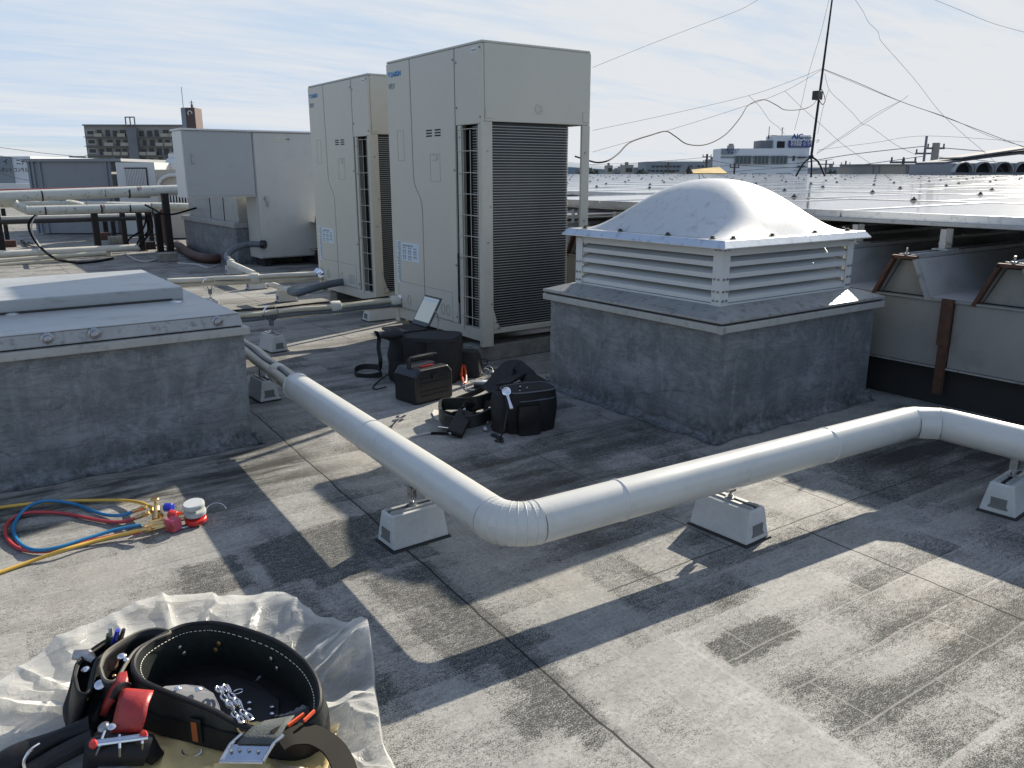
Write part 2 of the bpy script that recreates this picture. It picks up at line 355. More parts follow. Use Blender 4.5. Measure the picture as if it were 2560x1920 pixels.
# ---------------------------------------------------------------- roof floor
def roof_mat():
    m, t, p = principled('roof_membrane')
    v = nn(t, 'ShaderNodeTexCoord').outputs['Object']
    v = map_(t, v, rot=(0, 0, R(1.2)))
    s = nn(t, 'ShaderNodeSeparateXYZ'); t.links.new(v, s.inputs[0]); X, Y = s.outputs[0], s.outputs[1]
    wob = math_(t, 'MULTIPLY', math_(t, 'SUBTRACT', noise_(t, v, 5, 4, .6), .5), .022)
    X = math_(t, 'ADD', X, wob); Y = math_(t, 'ADD', Y, wob)
    def rect(x0, x1, y0, y1, e=.006):
        a = math_(t, 'MULTIPLY', math_(t, 'SUBTRACT', X, x0), 1/e, True); b = math_(t, 'MULTIPLY', math_(t, 'SUBTRACT', x1, X), 1/e, True)
        c = math_(t, 'MULTIPLY', math_(t, 'SUBTRACT', Y, y0), 1/e, True); d = math_(t, 'MULTIPLY', math_(t, 'SUBTRACT', y1, Y), 1/e, True)
        return math_(t, 'MULTIPLY', math_(t, 'MULTIPLY', a, b), math_(t, 'MULTIPLY', c, d))
    big = noise_(t, v, .9, 4, .5); mid = noise_(t, v, 3.3, 6, .62, .4)
    # rows of old sheet: every 0.15 m by 0.46 m cell has its own wear
    br = nn(t, 'ShaderNodeTexBrick', offset=.5); br.inputs['Scale'].default_value = 1
    br.inputs['Brick Width'].default_value = .47; br.inputs['Row Height'].default_value = .152
    br.inputs['Mortar Size'].default_value = .0035; br.inputs['Mortar Smooth'].default_value = .6; br.inputs['Bias'].default_value = 0
    br.inputs['Color1'].default_value = (0, 0, 0, 1); br.inputs['Color2'].default_value = (1, 1, 1, 1); br.inputs['Mortar'].default_value = (.5, .5, .5, 1)
    cbx = nn(t, 'ShaderNodeCombineXYZ'); t.links.new(X, cbx.inputs[0]); t.links.new(Y, cbx.inputs[1]); t.links.new(cbx.outputs[0], br.inputs[0])
    cell = nn(t, 'ShaderNodeSeparateColor'); t.links.new(br.outputs[0], cell.inputs[0]); cell = cell.outputs[0]
    mortar = br.outputs['Fac']
    # per-cell wear, spreading inwards from one long side of each row
    fr = math_(t, 'FRACT', math_(t, 'DIVIDE', Y, .152))
    wear = math_(t, 'ADD', math_(t, 'MULTIPLY', mid, 1.0), math_(t, 'MULTIPLY', math_(t, 'SUBTRACT', cell, .5), .24))
    wear = math_(t, 'ADD', wear, math_(t, 'MULTIPLY', math_(t, 'SUBTRACT', .5, fr), .10))
    jx = math_(t, 'MULTIPLY', math_(t, 'SUBTRACT', noise_(t, v, 28, 5, .8), .5), .09); jy = math_(t, 'MULTIPLY', math_(t, 'SUBTRACT', noise_(t, map_(t, v, loc=(5, 2, 0)), 28, 5, .8), .5), .07)
    X_, Y_ = X, Y; X = math_(t, 'ADD', X, jx); Y = math_(t, 'ADD', Y, jy)
    for (x0, x1, y0, y1, a) in ((1.31, 1.57, 1.03, 1.15, .26), (1.30, 3.2, .20, 1.15, .05), (1.29, 2.9, .72, .83, .12), (1.29, 2.2, .45, .60, .16), (1.33, 1.9, .88, .95, .10), (1.55, 2.05, 1.015, 1.14, .07),
                                (.37, .55, 2.02, 2.26, .22), (.58, .80, 1.98, 2.28, .25), (.66, 1.06, 1.90, 2.30, .22), (.78, 1.0, 1.1, 1.9, .14), (.86, .97, 1.0, 1.75, .15), (.5, .66, 1.2, 2.0, .10),
                                (1.30, 1.48, 1.32, 1.62, .13), (1.48, 1.75, 1.22, 1.36, .10), (2.5, 3.8, 1.28, 1.75, .14), (-.6, .1, 1.2, 1.9, .06),
                                (1.35, 2.3, 2.0, 2.4, .06), (2.1, 3.8, -.5, .7, .10), (1.5, 2.5, 2.25, 2.6, .10)):
        wear = math_(t, 'ADD', wear, math_(t, 'MULTIPLY', rect(x0, x1, y0, y1, .018), a*1.3))
    for (x0, x1, y0, y1, a) in ((1.06, 1.29, .2, 1.5, .09), (1.05, 1.30, 1.3, 2.2, .08), (-1, .35, 1.5, 2.6, .05), (1.62, 2.35, 1.44, 1.7, .06), (-9, .93, -2, 1.2, -.06)):
        wear = math_(t, 'SUBTRACT', wear, math_(t, 'MULTIPLY', rect(x0, x1, y0, y1), a))
    X, Y = X_, Y_
    sp1 = noise_(t, v, 300, 2, .9); sp2 = noise_(t, map_(t, v, scale=(.6, 1.3, 1)), 75, 6, .85)
    sp_ = math_(t, 'ADD', math_(t, 'MULTIPLY', sp1, .6), math_(t, 'MULTIPLY', sp2, .4))
    sp_ = math_(t, 'ADD', math_(t, 'MULTIPLY', math_(t, 'SUBTRACT', sp_, .5), 1.9), .5)
    wear = math_(t, 'MINIMUM', wear, .78)
    thr = math_(t, 'SUBTRACT', 1.13, math_(t, 'MULTIPLY', wear, 1.28))           # more wear, lower threshold
    k = math_(t, 'MULTIPLY', math_(t, 'SUBTRACT', sp_, math_(t, 'ADD', math_(t, 'MULTIPLY', thr, .50), .292)), 8, True)
    base = mix_(t, ramp_(t, big, (.35, 0.0), (.65, 1.0)), (.29, .286, .264), (.38, .374, .345))
    base = mix_(t, math_(t, 'MULTIPLY', cell, .5), base, (.345, .34, .32))
    base = mix_(t, ramp_(t, noise_(t, v, 80, 5, .85), (.38, .75), (.50, .0)), base, (.12, .12, .112))
    base = mix_(t, ramp_(t, noise_(t, map_(t, v, loc=(7, 3, 0)), 130, 3, .8), (.52, 0.0), (.66, .55)), base, (.52, .51, .48))
    base = mix_(t, ramp_(t, noise_(t, map_(t, v, scale=(.35, 3, 1)), 9, 6, .7), (.5, 0.0), (.68, .5)), base, (.19, .187, .175))
    base = mix_(t, ramp_(t, noise_(t, v, 11, 7, .7), (.35, .6), (.62, .0)), base, (.20, .198, .185))
    base = mix_(t, ramp_(t, noise_(t, map_(t, v, loc=(3, 1, 0)), 1.7, 5, .6), (.55, 0.0), (.70, .35)), base, (.34, .30, .25))
    col = mix_(t, math_(t, 'MULTIPLY', k, .90), base, (.034, .037, .036))
    lw = math_(t, 'MULTIPLY', rect(1.27, 4, -1, 1.20, .02), .75)
    col = mix_(t, math_(t, 'MULTIPLY', math_(t, 'MULTIPLY', mortar, math_(t, 'ADD', lw, .15)), .42), col, (.38, .37, .345))
    col = mix_(t, math_(t, 'MULTIPLY', math_(t, 'MULTIPLY', math_(t, 'LESS_THAN', math_(t, 'ABSOLUTE', math_(t, 'SUBTRACT', X, 1.285)), .006), math_(t, 'MULTIPLY', rect(0, 3, -2, 1.2), ramp_(t, noise_(t, v, 30, 5, .7), (.35, .2), (.6, 1.0)))), .5), col, (.40, .39, .365))
    # lap seams of the sheets
    def seam(xa, sl, y0, y1, w=.0022, amt=.93, colr=(.02, .02, .02)):
        nonlocal col
        d = math_(t, 'ABSOLUTE', math_(t, 'SUBTRACT', math_(t, 'SUBTRACT', X, xa), math_(t, 'MULTIPLY', Y, sl)))
        q = math_(t, 'MULTIPLY', math_(t, 'SUBTRACT', w, d), 1200, True)
        q = math_(t, 'MULTIPLY', q, math_(t, 'MULTIPLY', math_(t, 'GREATER_THAN', Y, y0), math_(t, 'LESS_THAN', Y, y1)))
        col = mix_(t, math_(t, 'MULTIPLY', q, amt), col, colr)
    seam(.905, .035, -2, 5, .0036, .9)
    seam(.918, .035, -2, 5, .012, .25, (.1, .1, .1))
    seam(2.325, .0, 1.45, 2.1, .0025); seam(2.06, .0, -2, 1.43, .0032, .95); seam(1.78, 0, 1.45, 2.6, .0022)
    seam(1.10, .03, -2, 2.4, .0015, .4, (.42, .41, .38)); seam(3.05, 0, -2, 1.43, .0025)
    for xs in (-.1, -1.2, -2.3): seam(xs, 0, -2, 40, .003, .8)
    for xs in (1.0, 2.1, 3.2, 4.3): seam(xs, 0, 5, 60, .004, .7)
    def seamy(ya, x0, x1, w=.0022, amt=.8):
        nonlocal col
        d = math_(t, 'ABSOLUTE', math_(t, 'SUBTRACT', Y, ya)); q = math_(t, 'MULTIPLY', math_(t, 'SUBTRACT', w, d), 1200, True)
        q = math_(t, 'MULTIPLY', q, math_(t, 'MULTIPLY', math_(t, 'GREATER_THAN', X, x0), math_(t, 'LESS_THAN', X, x1)))
        col = mix_(t, math_(t, 'MULTIPLY', q, amt), col, (.03, .03, .03))
    seamy(1.46, 1.3, 3.8, .003); seamy(2.30, .28, .93, .002, .5)
    for ys in (4.0, 6.2, 8.3, 10.5, 13, 16, 20): seamy(ys, -9, 9, .004, .6)
    # long dark streaks beside the curbs and dark water stains along the fascia gutter
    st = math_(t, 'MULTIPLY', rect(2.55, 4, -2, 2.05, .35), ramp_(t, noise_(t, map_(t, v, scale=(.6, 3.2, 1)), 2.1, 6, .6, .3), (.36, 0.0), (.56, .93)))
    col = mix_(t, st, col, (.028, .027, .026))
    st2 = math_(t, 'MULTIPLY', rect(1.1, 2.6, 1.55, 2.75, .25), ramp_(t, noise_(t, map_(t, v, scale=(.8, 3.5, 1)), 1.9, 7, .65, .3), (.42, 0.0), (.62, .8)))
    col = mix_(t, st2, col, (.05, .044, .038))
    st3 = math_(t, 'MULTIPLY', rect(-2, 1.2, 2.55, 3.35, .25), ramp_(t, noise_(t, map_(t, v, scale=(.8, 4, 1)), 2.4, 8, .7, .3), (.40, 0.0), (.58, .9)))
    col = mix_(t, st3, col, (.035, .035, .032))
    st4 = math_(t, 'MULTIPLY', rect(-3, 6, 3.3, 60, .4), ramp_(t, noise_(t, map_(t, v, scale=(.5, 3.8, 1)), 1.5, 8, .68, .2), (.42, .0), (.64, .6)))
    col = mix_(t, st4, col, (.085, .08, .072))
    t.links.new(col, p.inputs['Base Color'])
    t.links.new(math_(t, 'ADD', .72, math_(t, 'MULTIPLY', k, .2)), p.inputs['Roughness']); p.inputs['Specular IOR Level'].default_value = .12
    b = nn(t, 'ShaderNodeBump'); b.inputs['Strength'].default_value = .55; b.inputs['Distance'].default_value = .004
    hh = math_(t, 'ADD', math_(t, 'MULTIPLY', mid, .9), math_(t, 'SUBTRACT', math_(t, 'MULTIPLY', sp1, .25), math_(t, 'MULTIPLY', k, .2)))
    t.links.new(hh, b.inputs['Height']); t.links.new(b.outputs[0], p.inputs['Normal'])
    return m
M['roof'] = roof_mat()
b = MB(); b.box((-14, -6, -.3), (12, 46, 0)); tag(b.build('roof_floor', M['roof']), kind='structure')
b = MB(); b.box((-2500, -300, -12.6), (3500, 4000, -12.0)); tag(b.build('ground', mat('city_ground', (.16, .17, .17), .95, var=.2, vs=.02)), kind='structure')
# ================================================================ folded metal roof beyond the fascia
X0, PITCH, ZV, ZR = 3.78, .48, .51, .68
def ridge_y(k): return 2.07 + k*PITCH - .0
mr = thing('folded_metal_roof', 'grey folded metal roof with parallel ridges running back under the solar panels', 'metal roof', (X0, 2, 0)); mr['kind'] = 'structure'
M['foldroof'] = mat('folded_roof_sheet', (.42, .415, .40), .42, metal=.25, var=.12, vs=2, dirt=.5, dirtcol=(.16, .12, .09), ds=5, stretch=(.4, 1, 1))
M['fascia'] = mat('fascia_steel', (.27, .27, .25), .5, metal=.2, var=.15, vs=2.2, dirt=.4, dirtcol=(.10, .09, .075), ds=6, bump=.03, bs=6)
KS = range(-9, 22)
b = MB(); prof = []
for k in KS:
    y = ridge_y(k)
    prof += [(y-.125, ZV), (y-.045, ZR), (y+.045, ZR), (y+.125, ZV)]
for (y0, z0), (y1, z1) in zip(prof, prof[1:]):
    b.b.faces.new([b.b.verts.new(q) for q in ((X0+.01, y0, z0), (40, y0, z0), (40, y1, z1), (X0+.01, y1, z1))])
bmesh.ops.remove_doubles(b.b, verts=b.b.verts, dist=1e-4)
b.build('roof_sheet', M['foldroof'], mr, world=True)
for k in range(-4, 9):
    y = ridge_y(k)
    b = MB(); b.box((X0+.012, y-.038, ZR+.002), (14, y-.018, ZR+.022)); b.box((X0+.012, y-.018, ZR+.002), (14, y+.022, ZR+.010)); b.box((X0+.012, y+.022, ZR+.002), (14, y+.038, ZR+.022))
    b.build('ridge_cap', M['alu_old'], mr, world=True)
for k in range(-6, 10):
    y = ridge_y(k)
    b = MB(); b.box((X0-.002, y-.24+.022, .195), (X0+.012, y+.24-.022, ZV-.012)); b.box((X0-.012, y-.24+.022, ZV-.012), (X0+.03, y+.24-.022, ZV-.002))
    b.build('fascia_panel', M['fascia'], mr, world=True, bevel=.002)
    b = MB(); b.prism([(X0+.05, y-.118, ZV), (X0+.05, y-.042, ZR-.012), (X0+.05, y+.042, ZR-.012), (X0+.05, y+.118, ZV)], (1, 0, 0), .006)
    b.build('ridge_closure', M['fascia'], mr, world=True)
    if k > -5:
        fr = MB()
        def bar(p, q, w=.016, d=.035):
            p = Vector(p); q = Vector(q); fr.strip([p, q], Vector((1, 0, 0)), d, w)
        bar((X0, y+.135, ZV-.012), (X0, y+.05, ZR+.006)); bar((X0, y+.058, ZR+.008), (X0, y-.058, ZR+.008))
        fr.build('rust_frame', M['rust'], mr, world=True)
        fr = MB(); bar((X0, y-.05, ZR+.004), (X0, y-.135, ZV-.012), .014, .03)
        fr.build('ridge_frame', M['alu_old'], mr, world=True)
        b = MB(); b.tube([(X0+.01, y+.0, ZR+.01), (X0+.01, y+.0, ZR+.05)], .005, 8); b.tube([(X0+.01, y, ZR+.016), (X0+.01, y, ZR+.026)], .010, 6)
        b.build('bolt', M['zinc'], mr, world=True)
for k in range(-6, 10):
    y = ridge_y(k)-.24-.145
    b = MB(); b.box((X0-.03, y+.125, .07), (X0-.004, y+.163, ZV-.01)); b.box((X0-.036, y+.118, .30), (X0-.028, y+.17, ZV+.008))
    b.build('rust_post', M['rust'], mr, world=True)
b = MB(); b.box((X0-.01, -4, .185), (X0+.02, 10, .193)); b.build('drip_edge', M['alu_old'], mr, world=True)
b = MB(); b.box((X0+.05, -4, .001), (X0+.2, 10, .19)); b.build('black_void_fill', M['rubber'], mr, world=True)  # black fill standing for the dark void below the fascia
# ---------------------------------------------------------------- solar panels
m_, t_, p_ = principled('solar_glass')
v_ = nn(t_, 'ShaderNodeTexCoord').outputs['Object']; s_ = nn(t_, 'ShaderNodeSeparateXYZ'); t_.links.new(v_, s_.inputs[0])
fx = math_(t_, 'ABSOLUTE', math_(t_, 'SUBTRACT', math_(t_, 'FRACT', math_(t_, 'DIVIDE', s_.outputs[0], .158)), .5))
fy = math_(t_, 'ABSOLUTE', math_(t_, 'SUBTRACT', math_(t_, 'FRACT', math_(t_, 'DIVIDE', s_.outputs[1], .158)), .5))
ln = math_(t_, 'GREATER_THAN', math_(t_, 'MAXIMUM', fx, fy), .485)
t_.links.new(mix_(t_, ln, (.035, .045, .075), (.3, .3, .3)), p_.inputs['Base Color']); p_.inputs['Roughness'].default_value = .07
p_.inputs['Specular IOR Level'].default_value = .9; p_.inputs['Coat Weight'].default_value = .6; p_.inputs['Coat Roughness'].default_value = .12
ds = noise_(t_, v_, 3, 4, .6); t_.links.new(math_(t_, 'ADD', .05, math_(t_, 'MULTIPLY', ds, .10)), p_.inputs['Roughness'])
M['solar'] = m_
PX_, PY_, SL = 1.68, 1.005, .0042
SX0 = 4.14
def solz(x): return .838 + (x-SX0)*SL
proto = None; npan = 0
rows = ['front', 'second', 'third', 'fourth', 'fifth', 'sixth', 'seventh', 'eighth', 'ninth', 'tenth', 'eleventh', 'twelfth', 'thirteenth', 'fourteenth', 'fifteenth', 'sixteenth', 'seventeenth']
for i in range(17):
    x = SX0 + i*PX_
    for j in range(-4, 40):
        y = -1.35 + j*PY_ + (.33 if i % 2 else 0)
        xc, yc = x+PX_/2, y+PY_/2
        if yc+PY_ < xc*.36-1.2 or yc-PY_ > (xc+1.0)*1.24: continue
        if y > 5.4 and i == 0: continue
        if proto is None:
            b = MB()
            w, l = PY_-.012, PX_-.02
            for lo, hi in (((0, 0, 0), (l, .012, .038)), ((0, w-.012, 0), (l, w, .038)), ((0, .012, 0), (.012, w-.012, .038)), ((l-.012, .012, 0), (l, w-.012, .038))): b.box(lo, hi)
            proto = b.build('solar_panel', M['alu']); proto.location = (x, y, solz(x)); proto.rotation_euler = (0, -math.atan(SL), 0)
            tag(proto, cat='solar panel', group='solar panels over the folded metal roof')
            b = MB(); b.box((.012, .012, .004), (l-.012, w-.012, .034)); b.build('glass', M['solar'], proto)
            for yy in (.5,):
                b = MB(); b.box((l-.004, yy-.02, .030), (l+.024, yy+.02, .043)); b.box((l+.0, yy-.014, .043), (l+.02, yy+.014, .052))
                b.tube([(l+.01, yy, .05), (l+.01, yy, .062)], .007, 6); b.build('clamp', M['blackplastic'], proto)
            o = proto
        else:
            o = copy_tree(proto, (x, y, solz(x)))
        o.rotation_euler = (0, -math.atan(SL), 0)
        o['label'] = 'glossy flat solar panel in the %s row back from the roof edge' % rows[i] if i else 'solar panel in the front row, nearest the ridged roof edge and domed ventilator'
        npan += 1
pr = MB()
pr.box((SX0-.03, -3, .818), (SX0-.006, 5.45, .838)); tag(pr.build('mounting_rail', M['galv'], bevel=.002), 'long grey edge rail along the front of the solar panels', 'mounting rail')
br0 = None
for k in range(-4, 8):
    y = ridge_y(k)
    if br0 is None:
        br0 = thing('panel_bracket', 'small grey bracket holding the solar edge rail on a roof ridge', 'bracket', (SX0, y, ZR), group='brackets under the solar edge rail')
        b = MB(); b.box((-.03, -.016, .012), (-.024, .016, .125)); b.box((.03, -.016, .012), (.036, .016, .125)); b.box((-.03, -.02, .05), (.036, .02, .056)); b.box((-.05, -.04, .023), (.06, .04, .030))
        b.build('bracket_body', M['galv'], br0)
    else: copy_tree(br0, (SX0, y, ZR))
# ================================================================ concrete curb and roof ventilator
VX, VY, VS = 2.49, 2.07, 1.157
vc = thing('ventilator_curb', 'square blue-grey coated concrete curb with metal flashing under the domed ventilator', 'concrete curb', (VX, VY, 0))
def wall_block(b, x0, y0, x1, y1, z0, z1, dx=.06):
    nx = max(2, int((x1-x0)/dx)); ny = max(2, int((y1-y0)/dx)); nz = max(2, int((z1-z0)/dx))
    def P(x, y, z):
        k = math.sin(x*9+z*5)*.5+math.sin(y*7.3-z*8+1)*.5
        return Vector((x, y, z)) + Vector((k*.0025*(1 if x in (x0, x1) else 0), k*.0025*(1 if y in (y0, y1) else 0), 0))
    lx = [x0+(x1-x0)*i/nx for i in range(nx)]+[x1]; ly = [y0+(y1-y0)*i/ny for i in range(ny)]+[y1]; lz = [z0+(z1-z0)*i/nz for i in range(nz)]+[z1]
    b.grid([[P(x, y0, z) for z in lz] for x in lx]); b.grid([[P(x, y1, z) for z in lz] for x in lx])
    b.grid([[P(x0, y, z) for z in lz] for y in ly]); b.grid([[P(x1, y, z) for z in lz] for y in ly]); b.grid([[P(x, y, z1) for y in ly] for x in lx])
    bmesh.ops.remove_doubles(b.b, verts=b.b.verts, dist=1e-5)
def fillet(b, x0, y0, x1, y1, r=.035):
    for P in ([(x0, y0), (x1, y0)], [(x1, y0), (x1, y1)], [(x1, y1), (x0, y1)], [(x0, y1), (x0, y0)]):
        (ax, ay), (bx, by) = P; d = Vector((bx-ax, by-ay, 0)).normalized(); n = Vector((d.y, -d.x, 0)); rows_ = []
        for k in range(9):
            t = k/8; o1 = r*(.3+.7*t*t)*(1 if True else 0)
            A = Vector((ax, ay, 0)); B = Vector((bx, by, 0)); L = (B-A).length; N = max(8, int(L/.05)); row = []
            for i in range(N+1):
                s = i/N; wb = 1+.25*math.sin(s*L*23+ax*3)+.15*math.sin(s*L*57)
                ang = t*math.pi/2
                row.append(A+d*(s*(L+2*r)-r)+n*(r*wb*(1-math.sin(ang)))+Vector((0, 0, .002+r*1.2*wb*(1-math.cos(ang)))))
            rows_.append(row)
        b.grid(rows_)
b = MB(); wall_block(b, VX+.03, VY+.03, VX+VS-.03, VY+VS-.03, 0, .462); b.build('wall', M['curb'], vc, world=True, smooth=True)
b = MB(); fillet(b, VX+.03, VY+.03, VX+VS-.03, VY+VS-.03); b.build('base_fillet', M['curb'], vc, world=True, smooth=True)
b = MB(); b.box((VX, VY, .460), (VX+VS, VY+VS, .490)); b.build('edge_band', M['band'], vc, world=True, bevel=.003)
b = MB(); b.box((VX+.012, VY+.012, .4905), (VX+VS-.012, VY+VS-.012, .4995)); b.build('seal_gap', M['gap'], vc, world=True)
b = MB(); b.box((VX-.004, VY-.004, .458), (VX+.022, VY+.022, .492)); b.build('corner_joint', M['alu_old'], vc, world=True, bevel=.003)
vt = thing('roof_ventilator', 'white domed metal roof ventilator with louvred sides standing on the square curb', 'roof ventilator', (VX+VS/2, VY+VS/2, .5))
ins = .12; cx, cy = VX+VS/2, VY+VS/2; hw = VS/2-ins
b = MB(); b.frustum(cx, cy, .5, .512, VS, VS, VS, VS); b.frustum(cx, cy, .5125, .545, VS-.004, VS-.004, hw*2+.04, hw*2+.04); b.build('base_flashing', M['alu_old'], vt, world=True, bevel=.002)
b = MB(); b.box((cx-hw+.085, cy-hw+.085, .545), (cx+hw-.085, cy+hw-.085, .79)); b.build('dark_core', M['dark'], vt, world=True)  # black box added for the darkness behind the louvre gaps
zl = [.772, .716, .664, .612]
for side in range(4):
    Rm = Matrix.Translation((cx, cy, 0)) @ Matrix.Rotation(side*math.pi/2, 4, 'Z')
    b = MB(); b.box((-hw+.03, -hw+.001, .748), (hw-.03, -hw+.006, .786)); b.b.transform(Rm); b.build('louvre_header', M['whitep'], vt, world=True)
    for z in (.556, .606, .656, .704):
        b = MB()
        pr_ = [(-hw+.002, z), (-hw+.002, z+.020), (-hw+.054, z+.043), (-hw+.056, z+.040), (-hw+.0045, z+.017), (-hw+.0045, z)]
        b.prism([(-hw+.03, y, zz) for y, zz in pr_], (1, 0, 0), 2*hw-.06)
        b.b.transform(Rm); b.build('louvre_slat', M['whitep'], vt, world=True)
    b = MB(); b.box((-hw+.03, -hw+.002, .545), (hw-.03, -hw+.008, .553)); b.b.transform(Rm); b.build('bottom_rail', M['whitep'], vt, world=True)
    b = MB(); b.box((-hw-.003, -hw-.003, .545), (-hw+.045, -hw+.001, .786)); b.box((-hw-.003, -hw+.0012, .545), (-hw+.001, -hw+.045, .786))
    b.b.transform(Rm); b.build('corner_post', M['whitep'], vt, world=True)
    for z in (.566, .604, .655, .775):
        for q in (.010, .032):
            for (p_a, p_b) in (((-hw+q, -hw-.009, z), (-hw+q, -hw-.002, z)), ((hw-q, -hw-.009, z), (hw-q, -hw-.002, z))):
                b = MB(); b.tube([p_a, p_b], .0048, 8); b.b.transform(Rm); b.build('rivet', M['zinc'], vt, world=True)
    for q in (-.40, -.15, .15, .40):
        b = MB(); b.lathe([(.014, 0), (.013, .003), (.008, .004), (.008, .011), (.0, .012)], (q, -hw-.000, .8175), seg=8)
        b.b.transform(Rm); b.build('rim_bolt', M['gap'], vt, world=True)
N = 56; hf = hw+.055; P = []
def domez(u, v):
    a, c = 1-abs(u)**2.3, 1-abs(v)**2.3
    return .816 + .236*(a*c)**1.05
for i in range(N+1):
    row = []
    for j in range(N+1):
        u, v = -1+2*i/N, -1+2*j/N
        row.append(Vector((cx+u*(hw-.012), cy+v*(hw-.012), domez(u, v))))
    P.append(row)
b = MB(); b.grid(P); dome = b.build('dome', M['dome'], vt, world=True, smooth=True, ang=80)
b = MB()
def ring_sq(rects):
    rr = []
    for h, z in rects: rr.append([b.b.verts.new((cx+i*h, cy+j*h, z)) for i, j in ((-1, -1), (1, -1), (1, 1), (-1, 1))])
    for A, B in zip(rr, rr[1:]):
        for k in range(4): b.b.faces.new((A[k], A[(k+1) % 4], B[(k+1) % 4], B[k]))
ring_sq([(hw-.012, .8155), (hf-.022, .8155), (hf, .788), (hf, .782), (hf-.004, .782), (hf-.026, .806), (hw-.012, .806)])
b.build('rim', M['alu'], vt, world=True, bevel=.003, seg=3, smooth=True)
# ================================================================ left concrete curb with a flat metal hatch
HX, HY = .978, 3.173
L0 = -3.0
hc = thing('hatch_curb', 'long blue-grey coated concrete curb carrying the flat metal hatch at the left', 'concrete curb', (HX-1, HY+1, 0))
b = MB(); wall_block(b, L0, HY+.03, HX-.012, 4.78, 0, .462); b.build('wall', M['curb'], hc, world=True, smooth=True)
b = MB(); fillet(b, L0, HY+.03, HX-.012, 4.78, .04); b.build('base_fillet', M['curb'], hc, world=True, smooth=True)
b = MB(); b.box((L0, HY, .46), (HX+.006, 4.80, .490)); b.build('edge_band', M['band'], hc, world=True, bevel=.003)
hl = thing('roof_hatch', 'flat grey metal hatch cover with raised panel and bolted skirt on the left curb', 'roof hatch', (HX-1, HY+1, .5))
b = MB(); b.box((L0, HY+.03, .4905), (HX-.02, 4.77, .4955)); b.build('seal_gap', M['gap'], hl, world=True)
b = MB(); b.frustum((L0+HX-.012)/2, (HY+.02+4.78)/2, .4955, .541, HX-.012-L0, 4.78-HY-.02, HX-.03-L0, 4.78-HY-.05); b.build('skirt', M['alu_old'], hl, world=True, bevel=.004)
b = MB(); b.box((L0, HY+.034, .5415), (HX-.022, 4.765, .5445)); b.build('cover_sheet', M['galv'], hl, world=True, bevel=.001)
p1 = GZ(455.8, 716.6, .60); p2 = GZ(383, 671.8, .60); 
b = MB(); b.box((L0, p1.y, .5448), (p1.x, p2.y, .60)); b.build('raised_panel', M['galv'], hl, world=True, bevel=.004)
b = MB(); b.box((L0, p1.y-.012, .5446), (p1.x-.05, p1.y-.002, .553)); b.build('painted_shadow_line', M['gap'], hl, world=True)  # dark strip painted as the shadow line at the raised panel's foot
for px in (117, 235, 544):
    q = GY(px, {117: 832, 235: 823, 544: 794}[px], HY+.02)
    b = MB(); b.lathe([(.025, 0), (.024, .003), (.016, .006), (.014, .014), (.004, .019)], (q.x, HY+.030, .519), (0, -1, 0), 12); b.build('bolt', M['zinc'], hl, world=True)
for px, py in ((30, 786), (437, 755)):
    q = GZ(px, py, .5445); b = MB(); b.lathe([(.028, 0), (.02, .004), (.008, .007)], (q.x, q.y, .5447), seg=14); b.build('rivet_patch', M['alu'], hl, world=True)
# ================================================================ insulated duct
def arc_pts(p0, c, p1, rad, n=10):
    """round the corner c of the polyline p0-c-p1"""
    p0, c, p1 = Vector(p0), Vector(c), Vector(p1); d0 = (p0-c).normalized(); d1 = (p1-c).normalized()
    ang = d0.angle(d1); tl = rad/math.tan(ang/2); a = c+d0*tl; e = c+d1*tl; ctr = c+(d0+d1).normalized()*(rad/math.sin(ang/2))
    va, ve = a-ctr, e-ctr; tot = va.angle(ve); ax = va.cross(ve).normalized()
    return [ctr+Matrix.Rotation(tot*i/n, 3, ax) @ va for i in range(n+1)]
DR = .0565; ZD = .221
D0 = Vector((1.155, 3.165, ZD)); D1 = Vector((1.068, 1.514, ZD)); D2 = Vector((2.810, 1.404, ZD)); D3 = Vector((2.815, .2, ZD))
D3 = D2 + (GZ(2560, 1110, ZD)-D2)*1.6
du = thing('insulated_duct', 'white round jacketed pipe run bending twice across the roof on concrete feet', 'insulated pipe', D1)
A1 = arc_pts(D0, D1, D2, .082, 8); A2 = arc_pts(D1, D2, D3, .10, 6)
def seg_pipe(p, q, name='straight_section', joints=()):
    b = MB(); n = 24; p, q = Vector(p), Vector(q)
    b.tube([p+(q-p)*i/n for i in range(n+1)], DR, 36); o = b.build(name, M['duct'], du, world=True, smooth=True)
    d = (q-p).normalized()
    for t in joints:
        c = p+(q-p)*t; b = MB(); b.tube([c-d*.004, c-d*.002, c+d*.003, c+d*.004], [DR, DR+.0022, DR+.0022, DR], 36, caps=False); b.build('joint_bead', M['duct'], du, world=True, smooth=True)
seg_pipe(D0, A1[0], joints=(.0, .50)); seg_pipe(A1[-1], A2[0], joints=(.17, .72)); seg_pipe(A2[-1], D3, joints=())
